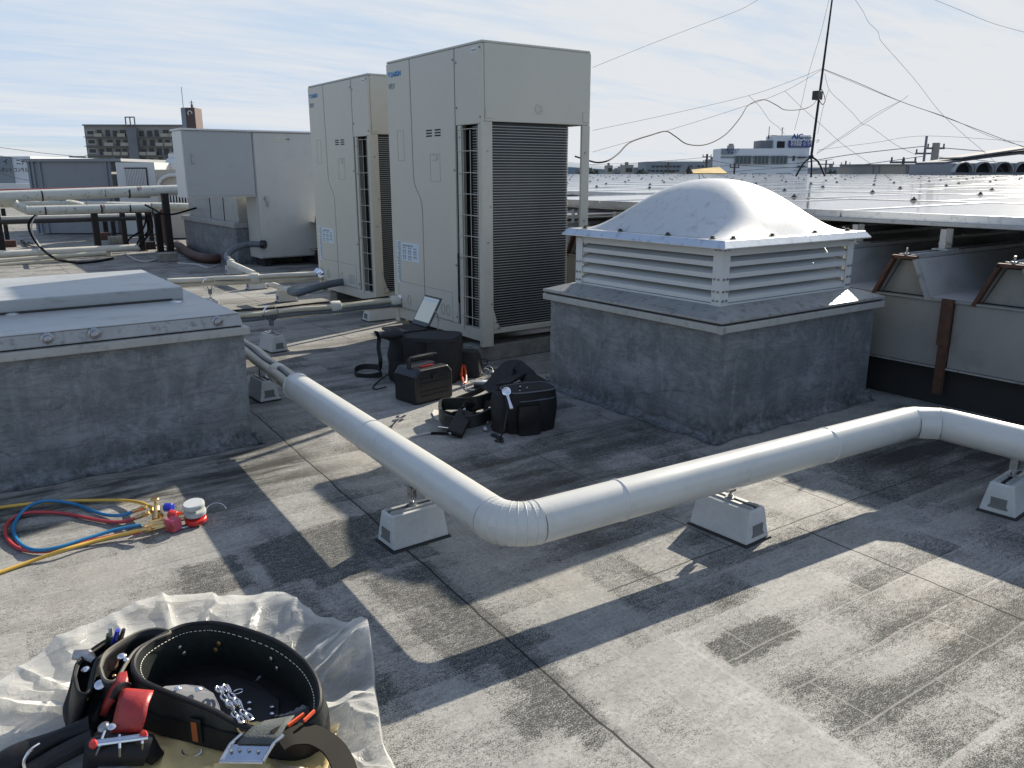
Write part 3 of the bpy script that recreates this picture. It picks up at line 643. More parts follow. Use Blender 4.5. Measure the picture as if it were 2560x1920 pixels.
# lobster-back elbows: mitred gores with raised beads
def elbow(A, name, extra=1.0):
    b = MB(); P_ = []; r_ = []
    b.tube(A, [DR*extra]*len(A), 36); b.build(name, M['duct'], du, world=True, smooth=True, ang=9 if len(A) > 4 else 20)
    for i in range(0, len(A)):
        t = (A[min(i+1, len(A)-1)]-A[max(i-1, 0)]).normalized(); b = MB()
        b.tube([A[i]-t*.0025, A[i]-t*.0010, A[i]+t*.0010, A[i]+t*.0025], [DR*extra-.0006, DR*extra+.0013, DR*extra+.0013, DR*extra-.0006], 36, caps=False); b.build('gore_bead', M['duct'], du, world=True, smooth=True)
elbow(A1, 'elbow')
elbow([A2[0], A2[1].lerp(A2[2], .3), A2[4].lerp(A2[5], .7), A2[-1]], 'elbow', .985)
b = MB(); mid_ = (A2[1]+A2[5])/2; out = (mid_-Vector((mid_.x-.1, mid_.y-.1, mid_.z))).normalized()
din = ((A2[0]-D2).normalized()+(A2[-1]-D2).normalized()).normalized(); tt = Vector((-din.y, din.x, 0))
for a0 in range(-3, 3):
    P4 = []
    for a in (a0, a0+1):
        an = R(-5+a*13); 
        c = mid_+din*math.cos(an)*(DR+.006)+Vector((0, 0, 1))*math.sin(an)*(DR+.006)
        P4.append((c-tt*.032, c+tt*.032))
    b.b.faces.new([b.b.verts.new(q) for q in (P4[0][0], P4[0][1], P4[1][1], P4[1][0])])
bmesh.ops.remove_doubles(b.b, verts=b.b.verts, dist=1e-5); b.build('patch_strap', M['duct'], du, world=True, smooth=True)
b = MB(); b.tube([D0+(D0-D1).normalized()*.0, D0+(D0-D1).normalized()*.004], [DR-.002, DR-.01], 30); b.build('end_trim', M['foam2'], du, world=True)
# ---- refrigerant pipe bundles
def wob_path(p, q, n=16, amp=.006, ph=0.0, sag=0.0):
    p, q = Vector(p), Vector(q); d = (q-p); L = d.length; d.normalize(); s = Vector((-d.y, d.x, 0)).normalized()
    return [p+d*L*i/n + s*amp*math.sin(i*1.1+ph) + Vector((0, 0, amp*math.cos(i*.8+ph*2)-sag*4*(i/n)*(1-i/n))) for i in range(n+1)]
def bundle(label, p, q, spec, wraps, name='pipe_bundle', wrap_r=.05, ties=()):
    t = thing(name, label, 'pipe bundle', p)
    p, q = Vector(p), Vector(q); d = (q-p).normalized(); s = Vector((-d.y, d.x, 0)).normalized()
    for (o_s, o_z, r, m) in spec:
        off = s*o_s+Vector((0, 0, o_z)); b = MB(); b.tube(wob_path(p+off, q+off, 20, .003, o_s*60+o_z*90), r, 12)
        b.build('pipe' if r > .006 else 'cable', M[m], t, world=True, smooth=True)
    for w in wraps:
        c = p+(q-p)*w; b = MB(); pts = [c+d*k for k in (-.035, -.03, -.01, .012, .032, .036)]
        b.tube(pts, [wrap_r*.8, wrap_r, wrap_r*1.04, wrap_r, wrap_r*.98, wrap_r*.8], 14); b.build('tape_wrap', M['foam2'], t, world=True, smooth=True)
    return t
sp2 = ((.020, .012, .019, 'foam'), (-.022, .010, .016, 'foam'), (.004, -.022, .017, 'foam'), (-.03, -.018, .012, 'greyhose'), (.032, .034, .004, 'cable_k'), (-.01, .034, .0035, 'cable_k'))
k2 = 480/2212
def F3(a, b_, z): return GZ(480+k2*a, 560+k2*b_, z)
b1a = F3(100, 660, .22); b1b = F3(1500, 590, .23)
bundle('cream taped pipe bundle running along the floor to the rear outdoor unit', b1a-(b1b-b1a).normalized()*.25, b1b, ((.022, .012, .020, 'foam'), (-.02, .018, .018, 'foam2'), (.0, -.022, .020, 'foam'), (.036, -.010, .009, 'foam2')), (.55,), wrap_r=.047)
b2a = F3(620, 1060, .22); b2b = Vector((2.60, 4.885, .235))
bundle('cream taped pipe bundle with thin black cables running to the near outdoor unit', b2a-(b2b-b2a).normalized()*.25, b2b, sp2, (.62, .93), wrap_r=.043)
dp = bundle('cream taped pipes leaving the hatch curb and entering the white jacket', Vector((1.30, 4.78, .20)), D0+Vector((0, 0, -.004)), ((.021, .010, .022, 'foam'), (-.021, .006, .022, 'foam'), (.0, -.024, .018, 'foam'), (-.004, .030, .010, 'greyhose')), (.82, .99), wrap_r=.045)
# foil / tape collars where bundles enter the units
for (c, lab) in ((b2b, 'crumpled foil wrap where the pipes enter the near outdoor unit'), (b1b, 'crumpled foil wrap where the pipes enter the rear outdoor unit')):
    b = MB(); d = Vector((-1, 0, 0)); pts = [c-d*.05+d*k for k in (-.03, 0, .02, .045, .06)]
    b.tube([Vector((2.545, c.y, c.z+.03)) if c is b2b else Vector((2.705, c.y, c.z+.03)), c+Vector((.0, 0, .02)), c+Vector((-.03, 0, .01)), c+Vector((-.05, 0, 0))], [.05, .055, .046, .04], 26)
    for v in b.b.verts: v.co += Vector(rs.uniform(-.006, .006, 3))
    tag(b.build('foil_wrap', M['foil']), lab, 'foil wrap')
# ---- concrete feet with slotted channel and hanger rod
def foot(loc, rz, label, L=.20, Wd=.105, H=.105, rod=None, clamp=None, name='pipe_support'):
    t = thing(name, label, 'pipe support', loc, rz, 'concrete feet under the pipes')
    b = MB(); b.frustum(0, 0, .006, H, L, Wd, L*.91, Wd*.66)
    # dark plates at both ends, coloured like the shade inside hand recesses
    o = b.build('block', M['block'], t, bevel=.004)
    for s in (-1, 1):
        b = MB(); x = s*(L*.5-.010); z0, z1 = .028, .058
        b.prism([(s*(L/2-.0005), -.030, z0-.006), (s*(L/2-.0005), .030, z0-.006), (s*(L/2-.0025), .026, z0), (s*(L/2-.0025), -.026, z0)], (0, 0, 1), .004)
        b.box((min(x, x+s*.0085), -.024, z0), (max(x, x+s*.0085), .024, z1)); b.build('pocket_plate', M['pocket'], t)
    b = MB(); b.box((-L*.42, -.020, H+.0002), (L*.42, -.007, H+.006)); b.box((-L*.42, .007, H+.0002), (L*.42, .020, H+.006)); b.build('channel', M['galv'], t, bevel=.001)
    b = MB(); b.box((-L*.42, -.0065, H+.0003), (L*.42, .0065, H+.0018)); b.build('channel_slot', M['dark'], t)
    b = MB(); b.frustum(0, 0, 0, .006, L+.012, Wd+.012, L+.008, Wd+.008); b.build('pad', M['rubber'], t)
    if rod:
        b = MB(); b.tube([(0, 0, H), (0, 0, rod)], .0048, 10); b.build('rod', M['steel'], t, smooth=True)
        b = MB(); b.tube([(0, 0, H+.006), (0, 0, H+.009)], .016, 16); b.tube([(0, 0, H+.009), (0, 0, H+.018)], .009, 6); b.build('nut', M['zinc'], t)
        b = MB(); b.box((-.010, -.012, rod-.035), (-.0075, .012, rod+.004)); b.box((.0075, -.012, rod-.035), (.010, .012, rod+.004)); b.box((-.010, -.012, rod-.002), (.010, .012, rod)); b.tube([(-.013, 0, rod-.02), (.013, 0, rod-.02)], .004, 8)
        b.build('bracket', M['zinc'], t)
    if clamp:
        b = MB(); pts = [(0, math.cos(a)*clamp, rod+clamp*.9+math.sin(a)*clamp) for a in [k*2*math.pi/20 for k in range(20)]]
        b.strip(pts, Vector((1, 0, 0)), .018, .003, closed=True); b.build('band_clamp', M['steel'], t)
        b = MB(); b.strip([(0, .02, rod+.03), (0, .0, rod-.03)], Vector((1, 0, 0)), .016, .004); b.strip([(0, -.02, rod+.03), (0, .0, rod-.03)], Vector((1, 0, 0)), .016, .004); b.build('clamp_leg', M['zinc'], t)
    return t
foot((1.068, 2.02, 0), R(1), 'pale concrete foot under the left arm of the white pipe', L=.19, Wd=.105, rod=ZD-DR+.003)
foot((1.892, 1.497, 0), R(93), 'pale concrete foot under the middle arm of the white pipe', L=.215, Wd=.112, rod=ZD-DR+.003)
q3 = GZ(2560*2185/2212, 1920*1085/1659, 0)
foot((2.79, 1.075, 0), R(5), 'pale concrete foot under the pipe at the right picture edge', L=.20, Wd=.11, rod=ZD-DR+.003)
q = F3(930, 1480, 0); foot((q.x+.03, q.y+.07, 0), R(96), 'concrete foot with a rod and ring clamp beside the hatch curb', L=.19, Wd=.11, rod=.19, clamp=.048)
q = F3(1075, 905, 0); foot((q.x+.03, q.y+.05, 0), R(0), 'concrete foot under the joint of the lower grey hose', L=.16, Wd=.10)
q = F3(770, 760, 0); foot((q.x, q.y+.07, 0), R(2), 'concrete foot half hidden behind the rear pipe bundle', L=.17, Wd=.10)
q = F3(510, 590, 0); foot((q.x, q.y+.08, 0), R(2), 'small concrete foot near the white cabinet under the hose end', L=.17, Wd=.10)
q = GZ(553*2560/2212, 870*1920/1659, 0); foot((q.x+.06, q.y+.06, 0), R(92), 'concrete foot peeking out from behind the corner of the hatch curb', L=.17, Wd=.10, rod=.15)
q = F3(200, 700, .22); ft = foot((q.x, q.y, 0), R(90), 'concrete foot with ring clamp just past the far corner of the hatch', L=.17, Wd=.10, rod=.18, clamp=.05)
q = GZ(950, 803, 0); foot((q.x+.04, q.y+.06, 0), R(0), 'concrete foot at the left front leg of the near outdoor unit', L=.26, Wd=.12, H=.094, name='unit_footing')
# ---- grey flexible conduits with cream couplers
def conduit(label, pts, r=.027, joint=None):
    t = thing('flexible_conduit', label, 'hose', pts[0]); b = MB()
    P_ = smooth_pts(pts, 8); b.tube(P_, r, 14); b.build('hose', M['greyhose'], t, world=True, smooth=True)
    d = (P_[1]-P_[0]).normalized(); b = MB(); b.tube([P_[0]-d*.02, P_[0]+d*.03, P_[0]+d*.032], [r*1.35, r*1.35, r], 14); b.build('end_fitting', M['blackplastic'], t, world=True, smooth=True)
    if joint is not None:
        d = (P_[-1]-P_[-2]).normalized(); b = MB(); b.tube([P_[-1]-d*.02, P_[-1]+d*.04], r*1.2, 14); b.build('coupler', M['foam2'], t, world=True, smooth=True)
        b = MB(); b.tube([P_[-1]+d*.03, Vector(joint)], r*.8, 12); b.build('rigid_pipe', M['foam2'], t, world=True, smooth=True)
    return t
def smooth_pts(pts, n=8):
    P_ = [Vector(p) for p in pts]; out = []
    for i in range(len(P_)-1):
        a, b_, c, d = P_[max(i-1, 0)], P_[i], P_[i+1], P_[min(i+2, len(P_)-1)]
        for k in range(n):
            t = k/n; out.append(.5*((2*b_)+(c-a)*t+(2*a-5*b_+4*c-d)*t*t+(3*b_-a-3*c+d)*t*t*t))
    out.append(P_[-1]); return out
conduit('grey hose from the rear outdoor unit down to a cream pipe', [F3(1790, 660, .22), F3(1600, 690, .21), F3(1400, 740, .19), F3(1260, 785, .16), F3(1190, 795, .14), F3(1130, 770, .14)], .030, F3(900, 690, .15))
conduit('grey hose curling down from the lower edge of the white cabinet', [Vector((3.19, 9.50, .27)), F3(650, 235, .27), F3(520, 270, .25), F3(420, 340, .2), F3(405, 390, .17), F3(450, 450, .15)], .036, F3(720, 575, .13))
# ================================================================ outdoor units
def outdoor_unit(loc, label):
    t = thing('outdoor_unit', label, 'air conditioning unit', loc, 0, 'tall cream outdoor units')
    Wd, Dp, Hh = 1.112, .77, 1.66
    ZC = 1.245
    def S_curve():   # seam between the two front panels
        return [(.803, 1.655), (.797, 1.3), (.793, .98), (.788, .93), (.76, .885), (.715, .835), (.695, .79), (.690, .74), (.690, .10)]
    sc = S_curve(); T = .018
    b = MB(); b.prism([(0, 1.109, .10)]+[(0, 1.109, 1.655)]+[(0, y+.0045, z) for y, z in sc], (1, 0, 0), T); b.build('left_panel', M['cream'], t, bevel=.004)
    b = MB(); b.prism([(0, .286, 1.655), (0, .286, .10)]+[(0, y-.0045, z) for y, z in sc[::-1]], (1, 0, 0), T); b.build('service_panel', M['cream'], t, bevel=.004)
    b = MB(); b.box((T*.6, .25, .08), (T*.6+.01, 1.10, 1.64)); b.build('inner_frame', M['gap'], t)
    b = MB(); b.box((.062, .152, .08), (.068, .30, ZC+.01)); b.box((.069, .255, .08), (.64, .262, ZC+.01)); b.build('dark_infill', M['dark'], t)  # black sheets added so the inside of the unit looks dark
    # side returns and back so that it is a real cabinet
    b = MB(); b.box((T, Wd-.012, .10), (.30, Wd-.003, ZC)); b.build('far_side_panel', M['cream'], t)
    # top hood (fan housing)
    b = MB(); b.box((.0, .003, ZC), (T, .277, 1.655)); b.build('corner_panel', M['cream'], t, bevel=.004)
    b = MB(); b.box((T+.0005, .0, ZC+.012), (Dp, .016, 1.657)); b.build('hood_side', M['cream'], t, bevel=.004)
    b = MB(); b.box((Dp-.014, .0165, ZC+.012), (Dp, Wd, 1.657)); b.box((T+.0005, Wd-.014, ZC+.012), (Dp-.0145, Wd, 1.657)); b.build('hood_back', M['cream'], t)
    b = MB(); b.box((.004, .002, 1.6575), (Dp, Wd, 1.672)); b.build('top_plate', M['cream'], t, bevel=.006)
    b = MB(); b.box((.03, .03, ZC+.02), (Dp-.02, Wd-.02, ZC+.03)); b.build('fan_deck', M['dark'], t)
    for yc in (.30, .82):
        b = MB(); b.lathe([(.22, 0), (.235, .002), (.235, .008), (.225, .008)], (.385, yc, 1.672), seg=28); b.build('fan_ring', M['cream'], t, smooth=True)
    # base and posts
    b = MB(); b.box((.004, .02, .028), (.04, Wd-.02, .098)); b.build('base_rail', M['cream2'], t, bevel=.002)
    b = MB(); b.box((.066, .004, .072), (Dp-.062, .03, .100)); b.build('side_rail', M['cream2'], t, bevel=.002)
    b = MB(); b.box((.04, .03, .07), (Dp-.01, Wd-.02, .078)); b.build('base_tray', M['cream2'], t)
    for (x0, x1, y0, y1) in ((-.008, .064, -.004, .016), (Dp-.060, Dp, -.002, .016), (Dp-.060, Dp, Wd-.016, Wd)):
        b = MB(); b.box((x0, y0, 0), (x1, y1, ZC+.011)); 
        if x0 < 0: b.box((-.008, .0165, 0), (.004, .034, ZC-.002))
        b.build('corner_post', M['cream2'], t, bevel=.003)
    b = MB(); b.box((0, Wd-.06, 0), (.05, Wd-.004, .1)); b.build('foot', M['cream2'], t, bevel=.002)
    b = MB(); b.box((-.002, .215, .08), (.010, .252, ZC-.002)); b.box((.010, .247, .08), (.05, .252, ZC-.002)); b.build('inner_post', M['cream2'], t)
    b = MB(); b.prism([(.066, -.001, .215), (.066, -.001, .101), (.125, -.001, .101), (.108, -.001, .112), (.088, -.001, .145), (.074, -.001, .19)], (0, 1, 0), .004); b.build('gusset', M['cream2'], t)
    # coil, wrapped round the corner
    path = [(.05, .17), (.05, .05), (.056, .036), (.07, .028)] + [(.07+(.60-.07)*i/6, .028) for i in range(1, 7)]
    path += [(.60+.055*math.sin(a), .083-.055*math.cos(a)) for a in [k*math.pi/2/6 for k in range(1, 7)]] + [(.655, .5), (.655, 1.05)]
    b = MB()
    top = [b.b.verts.new((x, y, ZC+.01)) for x, y in path]; bot = [b.b.verts.new((x, y, .085)) for x, y in path]
    for i in range(len(path)-1): b.b.faces.new((top[i], top[i+1], bot[i+1], bot[i]))
    b.build('coil', M['coil'], t, rec=False)
    b = MB(); z = .095; n = 0
    off = []
    for i, (x, y) in enumerate(path):
        p0 = Vector(path[max(i-1, 0)]); p1 = Vector(path[min(i+1, len(path)-1)]); d = (p1-p0).normalized(); off.append((x+d.y*.004, y-d.x*.004))
    while z < ZC:
        for i in range(len(path)-1):
            (x0, y0), (x1, y1) = off[i], off[i+1]
            b.b.faces.new([b.b.verts.new(q) for q in ((x0, y0, z), (x1, y1, z), (x1, y1, z+.0030), (x0, y0, z+.0030))])
        z += .0150
    o = b.build('coil_tubes', M['fin'], t, rec=False)
    # wire guard on the front
    b = MB()
    for z in [.16+.118*k for k in range(10)]: b.tube([(-.004, .250, z), (-.006, .22, z), (-.006, .05, z), (-.004, .030, z)], .0022, 5)
    for y in (.118, .045, .192): b.tube([(-.004, y, .10), (-.004, y, ZC-.03)], .0020, 5)
    b.build('wire_guard', M['cream2'], t)
    # details on the front
    for yc in (.58, .478):
        for k in range(3):
            b = MB(); b.box((-.0012, yc-.034, 1.195+k*.016), (.001, yc+.034, 1.203+k*.016)); b.build('vent_slot', M['dark'], t)
    def outline(y0, y1, z0, z1, w=.0022, name='pressed_outline', m_='gap2'):
        b = MB()
        for lo, hi in (((y0, z0), (y1, z0+w)), ((y0, z1-w), (y1, z1)), ((y0, z0+w), (y0+w, z1-w)), ((y1-w, z0+w), (y1, z1-w))): b.box((-.0008, lo[0], lo[1]), (.0005, hi[0], hi[1]))
        b.build(name, M[m_], t)
    outline(.90, .985, 1.06, 1.245); outline(.458, .575, .935, 1.095)
    b = MB(); b.box((-.004, .49, 1.058), (0, .545, 1.090)); b.build('door_latch', M['cream2'], t, bevel=.003)
    outline(.345, 1.044, .104, .282, .0025)
    for yc in (.46, .40, .62, .90):
        b = MB(); P_ = [(-.0006, yc+.02*math.cos(a), .165+.034*math.sin(a)) for a in [k*2*math.pi/18 for k in range(18)]]; b.tube(P_, .0016, 5, closed=True); b.build('knockout', M['gap2'], t)
    for (y, z) in ((.295, 1.60), (.295, 1.0), (.295, .45), (.295, .14), (.02, 1.635), (.02, 1.28), (.262, 1.58), (.262, 1.34), (1.09, .13), (.235, 1.18), (.235, .98), (.235, .5)):
        b = MB(); b.tube([(-.006, y, z), (.001, y, z)], .006, 8); b.build('screw', M['zinc'], t)
    for (x, z) in ((.03, 1.10), (.03, .60), (.05, .8), (.05, .25), (.10, .106), (.085, .14), (.735, 1.1), (.735, .7)):
        b = MB(); b.tube([(x, -.008, z), (x, .0, z)], .0055, 8); b.build('screw', M['zinc'], t)
    for x in (.022, .712):
        b = MB(); b.box((x, -.004, ZC+.028), (x+.05, .0, ZC+.085)); b.build('hood_lug', M['cream'], t, bevel=.003)
    b = MB(); b.lathe([(.030, 0), (.030, .003), (.024, .004), (.016, .006), (.014, .002)], (.39, 0, 1.335), (0, -1, 0), 18); b.build('lifting_boss', M['cream2'], t)
    # printed labels
    b = MB(); b.box((-.0012, .745, .425), (.0, .985, .545)); o = b.build('rating_label', M['label'], t)
    for r in range(6):
        for c_ in range(9):
            if r in (0, 5) and c_ > 5: continue
            b = MB()
            hgt = .008 if r % 2 else .012
            y = .965-c_*.024; z = .530-r*.0175
            b.box((-.0017, y-.016, z-hgt), (-.0012, y, z))
            if (r*9+c_) % 3 != 2 or r == 0:
                lab_rows[t.name].append(b)
            else: b.b.free()
    mm = MB()
    for q in lab_rows[t.name]:
        me_ = bpy.data.meshes.new('tmp'); q.b.to_mesh(me_); q.b.free(); mm.b.from_mesh(me_); bpy.data.meshes.remove(me_)
    mm.build('label_print', M['ink_soft'], o)
    b = MB(); b.box((-.0012, 1.0, .27), (.0, 1.052, .555)); o = b.build('warning_label', M['label'], t)
    mm = MB()
    rr = random.Random(3)
    for k in range(26):
        z = .545-k*.0104; mm.box((-.0017, 1.004, z-.006), (-.0012, 1.004+rr.uniform(.02, .044), z))
    mm.build('label_print', M['ink_soft'], o)
    lettering('DAIKIN', M['blue_ink'], t, Vector(loc)+Vector((-.0005, 1.045, 1.572)), (0, -1, 0), (0, 0, 1), .030, bold=.03)
    b = MB(); b.prism([(-.0015, 1.088, 1.604), (-.0015, 1.056, 1.604), (-.0015, 1.070, 1.572)], (1, 0, 0), .0013); b.build('logo_triangle', M['blue_ink'], t)
    lettering('VRV', M['ink_soft'], t, Vector(loc)+Vector((-.0005, 1.085, 1.500)), (0, -1, 0), (0, 0, 1), .034)
    b = MB(); b.box((-.0012, .045, 1.612), (.0, .105, 1.640)); o = b.build('small_sticker', M['whitep'], t)
    b = MB(); b.box((-.0018, .052, 1.622), (-.0012, .097, 1.628)); b.build('sticker_print', M['ink_soft'], o)
    return t
lab_rows = {}
class _D(dict):
    def __missing__(s, k): s[k] = []; return s[k]
lab_rows = _D()
M['gap2'] = mat('pressed_line', (.22, .21, .18), .6, var=.03)
M['ink_soft'] = mat('grey_print', (.16, .19, .22), .5, var=.03)
M['coil'] = mat('coil_fins', (.030, .032, .032), .45, metal=.5, var=.5, vs=3, stretch=(1, 1, .5))
M['fin'] = mat('coil_tube_edges', (.40, .41, .40), .45, metal=.3, var=.1, vs=4)
UA = outdoor_unit((2.542, 3.844, .095), 'tall cream outdoor unit nearest the camera with its louvred coil facing the domed ventilator')
UB = copy_tree(UA, (2.70, 5.556, .095), label='tall cream outdoor unit farther back, partly hidden behind the nearer one')
for i, (x0, y0, x1, y1, lab) in enumerate(((2.50, 3.872, 3.36, 4.02, 'long rough concrete footing under the coil side of the near outdoor unit'), (2.66, 5.58, 3.5, 5.72, 'rough concrete footing under the rear outdoor unit'), (2.60, 4.86, 3.36, 4.97, 'concrete footing under the far end of the near outdoor unit'), (2.76, 6.45, 3.4, 6.6, 'concrete footing under the far end of the rear outdoor unit'))):
    b = MB(); b.box((x0, y0, 0), (x1, y1, .0945)); tag(b.build('concrete_footing', M['oldconc'], bevel=.006), lab, 'concrete footing', 'footings under the outdoor units')
# ================================================================ white cabinets and things behind them
cb_ = thing('electrical_cabinet', 'tall white electrical cabinet with a shorter left compartment and grey handles', 'electrical cabinet', (3.17, 9.54, .1))
b = MB(); b.box((2.395, 9.56, .815), (3.165, 9.95, 1.535)); b.build('left_box', M['whitep'], cb_, world=True, bevel=.004)
b = MB(); b.box((2.41, 9.545, .83), (3.155, 9.5595, 1.525)); b.build('left_door', M['greydoor'] if 'greydoor' in M else M['whitep'], cb_, world=True, bevel=.003)
b = MB(); b.box((3.168, 9.555, .10), (3.93, 9.95, 1.535)); b.build('right_box', M['cabinet'], cb_, world=True, bevel=.004)
b = MB(); b.box((3.178, 9.540, .112), (3.92, 9.5545, 1.525)); b.build('right_door', M['cabinet'], cb_, world=True, bevel=.003)
b = MB(); b.box((2.38, 9.53, 1.5355), (3.94, 9.97, 1.555)); b.build('rain_cap', M['whitep'], cb_, world=True, bevel=.003)
b = MB(); b.box((2.475, 9.535, 1.18), (2.505, 9.545, 1.29)); b.build('handle', M['zinc'], cb_, world=True, bevel=.003)
b = MB(); b.tube([(3.275, 9.54, .80), (3.275, 9.525, .80)], .022, 10); b.strip([(3.275, 9.522, .80), (3.282, 9.518, .765), (3.282, 9.52, .70)], Vector((1, 0, 0)), .018, .008); b.build('handle', M['zinc'], cb_, world=True)
b = MB(); b.box((3.42, 9.538, 1.445), (3.58, 9.5405, 1.48)); o = b.build('name_plate', M['foam2'], cb_, world=True)
lettering('キュービクル電源', M['black_ink'], cb_, (3.43, 9.5375, 1.452), (1, 0, 0), (0, 0, 1), .020, .0008)
for x_ in (3.22, 3.8):
    b = MB(); b.box((x_, 9.6, .0), (x_+.08, 9.9, .099)); b.build('foot', M['dark'], cb_, world=True)
b = MB(); b.lathe([(.03, 0), (.03, .02)], (3.21, 9.545, .27), (0, -1, 0), 12); b.build('conduit_hub', M['zinc'], cb_, world=True)
rc = thing('rear_curb', 'weathered blue-grey concrete curb half hidden behind the white cabinet', 'concrete curb', (3.03, 9.99, 0))
b = MB(); wall_block(b, 3.03, 9.99, 4.4, 12.4, 0, .44, .2); b.build('wall', M['curb'], rc, world=True)
b = MB(); b.box((3.0, 9.965, .44), (4.42, 12.42, .50)); b.build('edge_band', M['alu_old'], rc, world=True, bevel=.004)
b = MB(); b.box((3.09, 10.05, .50), (4.3, 12.3, .86)); b.build('steel_housing', M['galv'], rc, world=True, bevel=.004)
for y in (10.6, 11.2): 
    b = MB(); b.box((3.083, y, .50), (3.0895, y+.012, .86)); b.build('housing_joint', M['gap'], rc, world=True)
b = MB(); b.box((3.32, 10.043, .50), (3.332, 10.0495, .86)); b.build('housing_joint', M['gap'], rc, world=True)
# ---- white rusty pipes on black posts
K2 = 520/2212
def r2(a, b_): return (K2*a, 380+K2*b_)
def run_pipe(label, a, b_, y, r, m='pipe', y2=None, ext=2.5, joints=()):
    p = GY(*r2(*a), y); q = GY(*r2(*b_), y if y2 is None else y2); p = p-(q-p).normalized()*ext
    t = thing('roof_pipe', label, 'pipe', q); b = MB(); n = 14
    b.tube([p+(q-p)*i/n for i in range(n+1)], r, 18); b.build('pipe', M[m], t, world=True, smooth=True)
    for j in joints:
        c = GY(*r2(*j), y); d = (q-p).normalized(); b = MB(); b.tube([c-d*.009, c+d*.009], r*1.05, 18); b.build('coupling', M['blacksteel'] if m == 'pipe' else M[m], t, world=True)
    return p, q
run_pipe('thick flaking white pipe, upper of the two on black posts, ending at the white cabinet', (0, 475), (1960, 402), 12.3, .072, joints=((445, 462), (1368, 430)))
run_pipe('flaking white pipe with rust drips, the lower of the two on black posts', (330, 620), (1600, 590), 12.1, .056, ext=.05, joints=((480, 620), (1075, 605), (1380, 598)))
run_pipe('thin white pipe with a dark red upper side behind the thick white pipe', (0, 412), (1380, 378), 12.9, .02, 'redpipe' if 'redpipe' in M else 'redleather')
run_pipe('white pipe stub at the far left edge under the thick pipe', (0, 545), (160, 540), 12.5, .03)
run_pipe('dark violet pipe running low behind the posts', (0, 745), (1560, 700), 13.6, .035, 'blackplastic')
run_pipe('pale pipe just above the dark violet pipe', (0, 705), (1560, 668), 13.8, .028, 'foam2')
run_pipe('long cream pipe lying on low black feet behind the hatch', (0, 1090), (1480, 1015), 12.0, .048, 'foam2', y2=12.1)
run_pipe('slim yellowed pipe lying on the roof in front of the long cream pipe', (0, 1160), (1130, 1075), 11.6, .03, 'foam')
run_pipe('slimmest yellowed pipe at the front, lying on the roof', (0, 1200), (600, 1150), 11.3, .018, 'foam')
run_pipe('short white pipe branch crossing behind the thick pipes', (1400, 570), (2050, 580), 12.8, .05)
# elbow joining the two white pipes
b = MB(); pe = [GY(*r2(*q_), 12.2) for q_ in ((150, 545), (230, 590), (300, 618), (345, 622))]; b.tube(smooth_pts(pe, 5), .058, 14)
tag(b.build('pipe_elbow', M['pipe'], smooth=True), 'flaking white elbow with rusted collar linking the two white pipes', 'pipe')
b = MB(); pe = [GY(*r2(*q_), 12.7) for q_ in ((700, 545), (800, 560), (880, 580))]; b.tube(smooth_pts(pe, 5), .055, 14)
tag(b.build('pipe_branch', M['pipe'], smooth=True), 'short flaking white pipe branch between the two white pipes', 'pipe')
posts = (((1010, 645), (1050, 1015), .085, 'thick black post, leftmost of the central cluster under the lower white pipe'), ((1110, 650), (1137, 890), .07, 'slim black post on a rusty concrete block, second from left in the cluster'), ((1190, 650), (1220, 905), .06, 'slim black post on a rough block, third from left in the cluster'),
         ((1310, 650), (1342, 990), .07, 'black post in the middle of the cluster'), ((1490, 650), (1522, 1040), .07, 'black post beside the drooping black cables'), ((1590, 640), (1625, 990), .06, 'slim black post just right of the drooping cables'),
         ((1680, 650), (1716, 1050), .08, 'thick black post left of the tallest one'), ((1745, 440), (1822, 1060), .085, 'tallest black post carrying the thick upper white pipe'), ((1720, 610), (1760, 960), .05, 'thin tan brown post behind the two thick black posts'),
         ((15, 600), (88, 965), .06, 'black post on a small block at the far left'), ((-10, 640), (25, 1050), .09, 'thick black post cut by the left picture edge'))
for tp, bt, w, lab in posts:
    g = GZ(*r2(*bt), 0.02); tz = GY(*r2(*tp), g.y).z
    t = thing('pipe_post', lab, 'post', (g.x, g.y, 0), 0, 'posts under the white pipes')
    b = MB(); b.box((-w/2, -w*.1, .0), (w/2, w*.1, tz)); b.box((-w/2, w*.1+.001, 0), (-w/2+.008, w*.9, tz)); b.build('post_shaft', M['blacksteel'] if 'tan' not in lab else M['rust'], t)
    b = MB(); b.box((-w*.8, -w*.5, .0), (w*.8, w*.9, .012)); b.build('base_plate', M['rust'], t)
for (a, c, lab, m, h_) in (((1700, 1175), (1890, 1160), 'rough grey concrete block under the tallest black post', 'oldconc', .11), ((1080, 940), (1170, 930), 'rusty brown block under a slim black post', 'rust', .12), ((1175, 985), (1345, 975), 'rough mossy block beside the rusty brown one', 'oldconc', .12),
                           ((60, 1015), (175, 1005), 'small weathered block under a black post at far left', 'rust', .1), ((990, 1112), (1090, 1105), 'dark block carrying the long cream pipe', 'rubber', .07), ((1100, 1105), (1190, 1100), 'light concrete block with a clamp beside the dark one', 'block', .09), ((1560, 1040), (1665, 1035), 'black junction box lying at the foot of the posts', 'blacksteel', .11), ((620, 805), (700, 802), 'small grey box standing on the far roof between posts', 'greypanel', .3)):
    p = GZ(*r2(*a), 0); q = GZ(*r2(*c), 0); b = MB(); wx = abs(q.x-p.x)
    b.box((p.x, p.y, 0), (p.x+wx, p.y+max(.18, wx*.8), h_)); tag(b.build('weight_block' if 'box' not in lab else 'junction_box', M[m], bevel=.01), lab, 'block' if 'box' not in lab else 'junction box', None)
b = MB(); pe = [GZ(*r2(*q_), .06) for q_ in ((1890, 985), (1960, 1040), (2060, 1100), (2212, 1135), (2330, 1130))]; b.tube(smooth_pts(pe, 6), .058, 14)
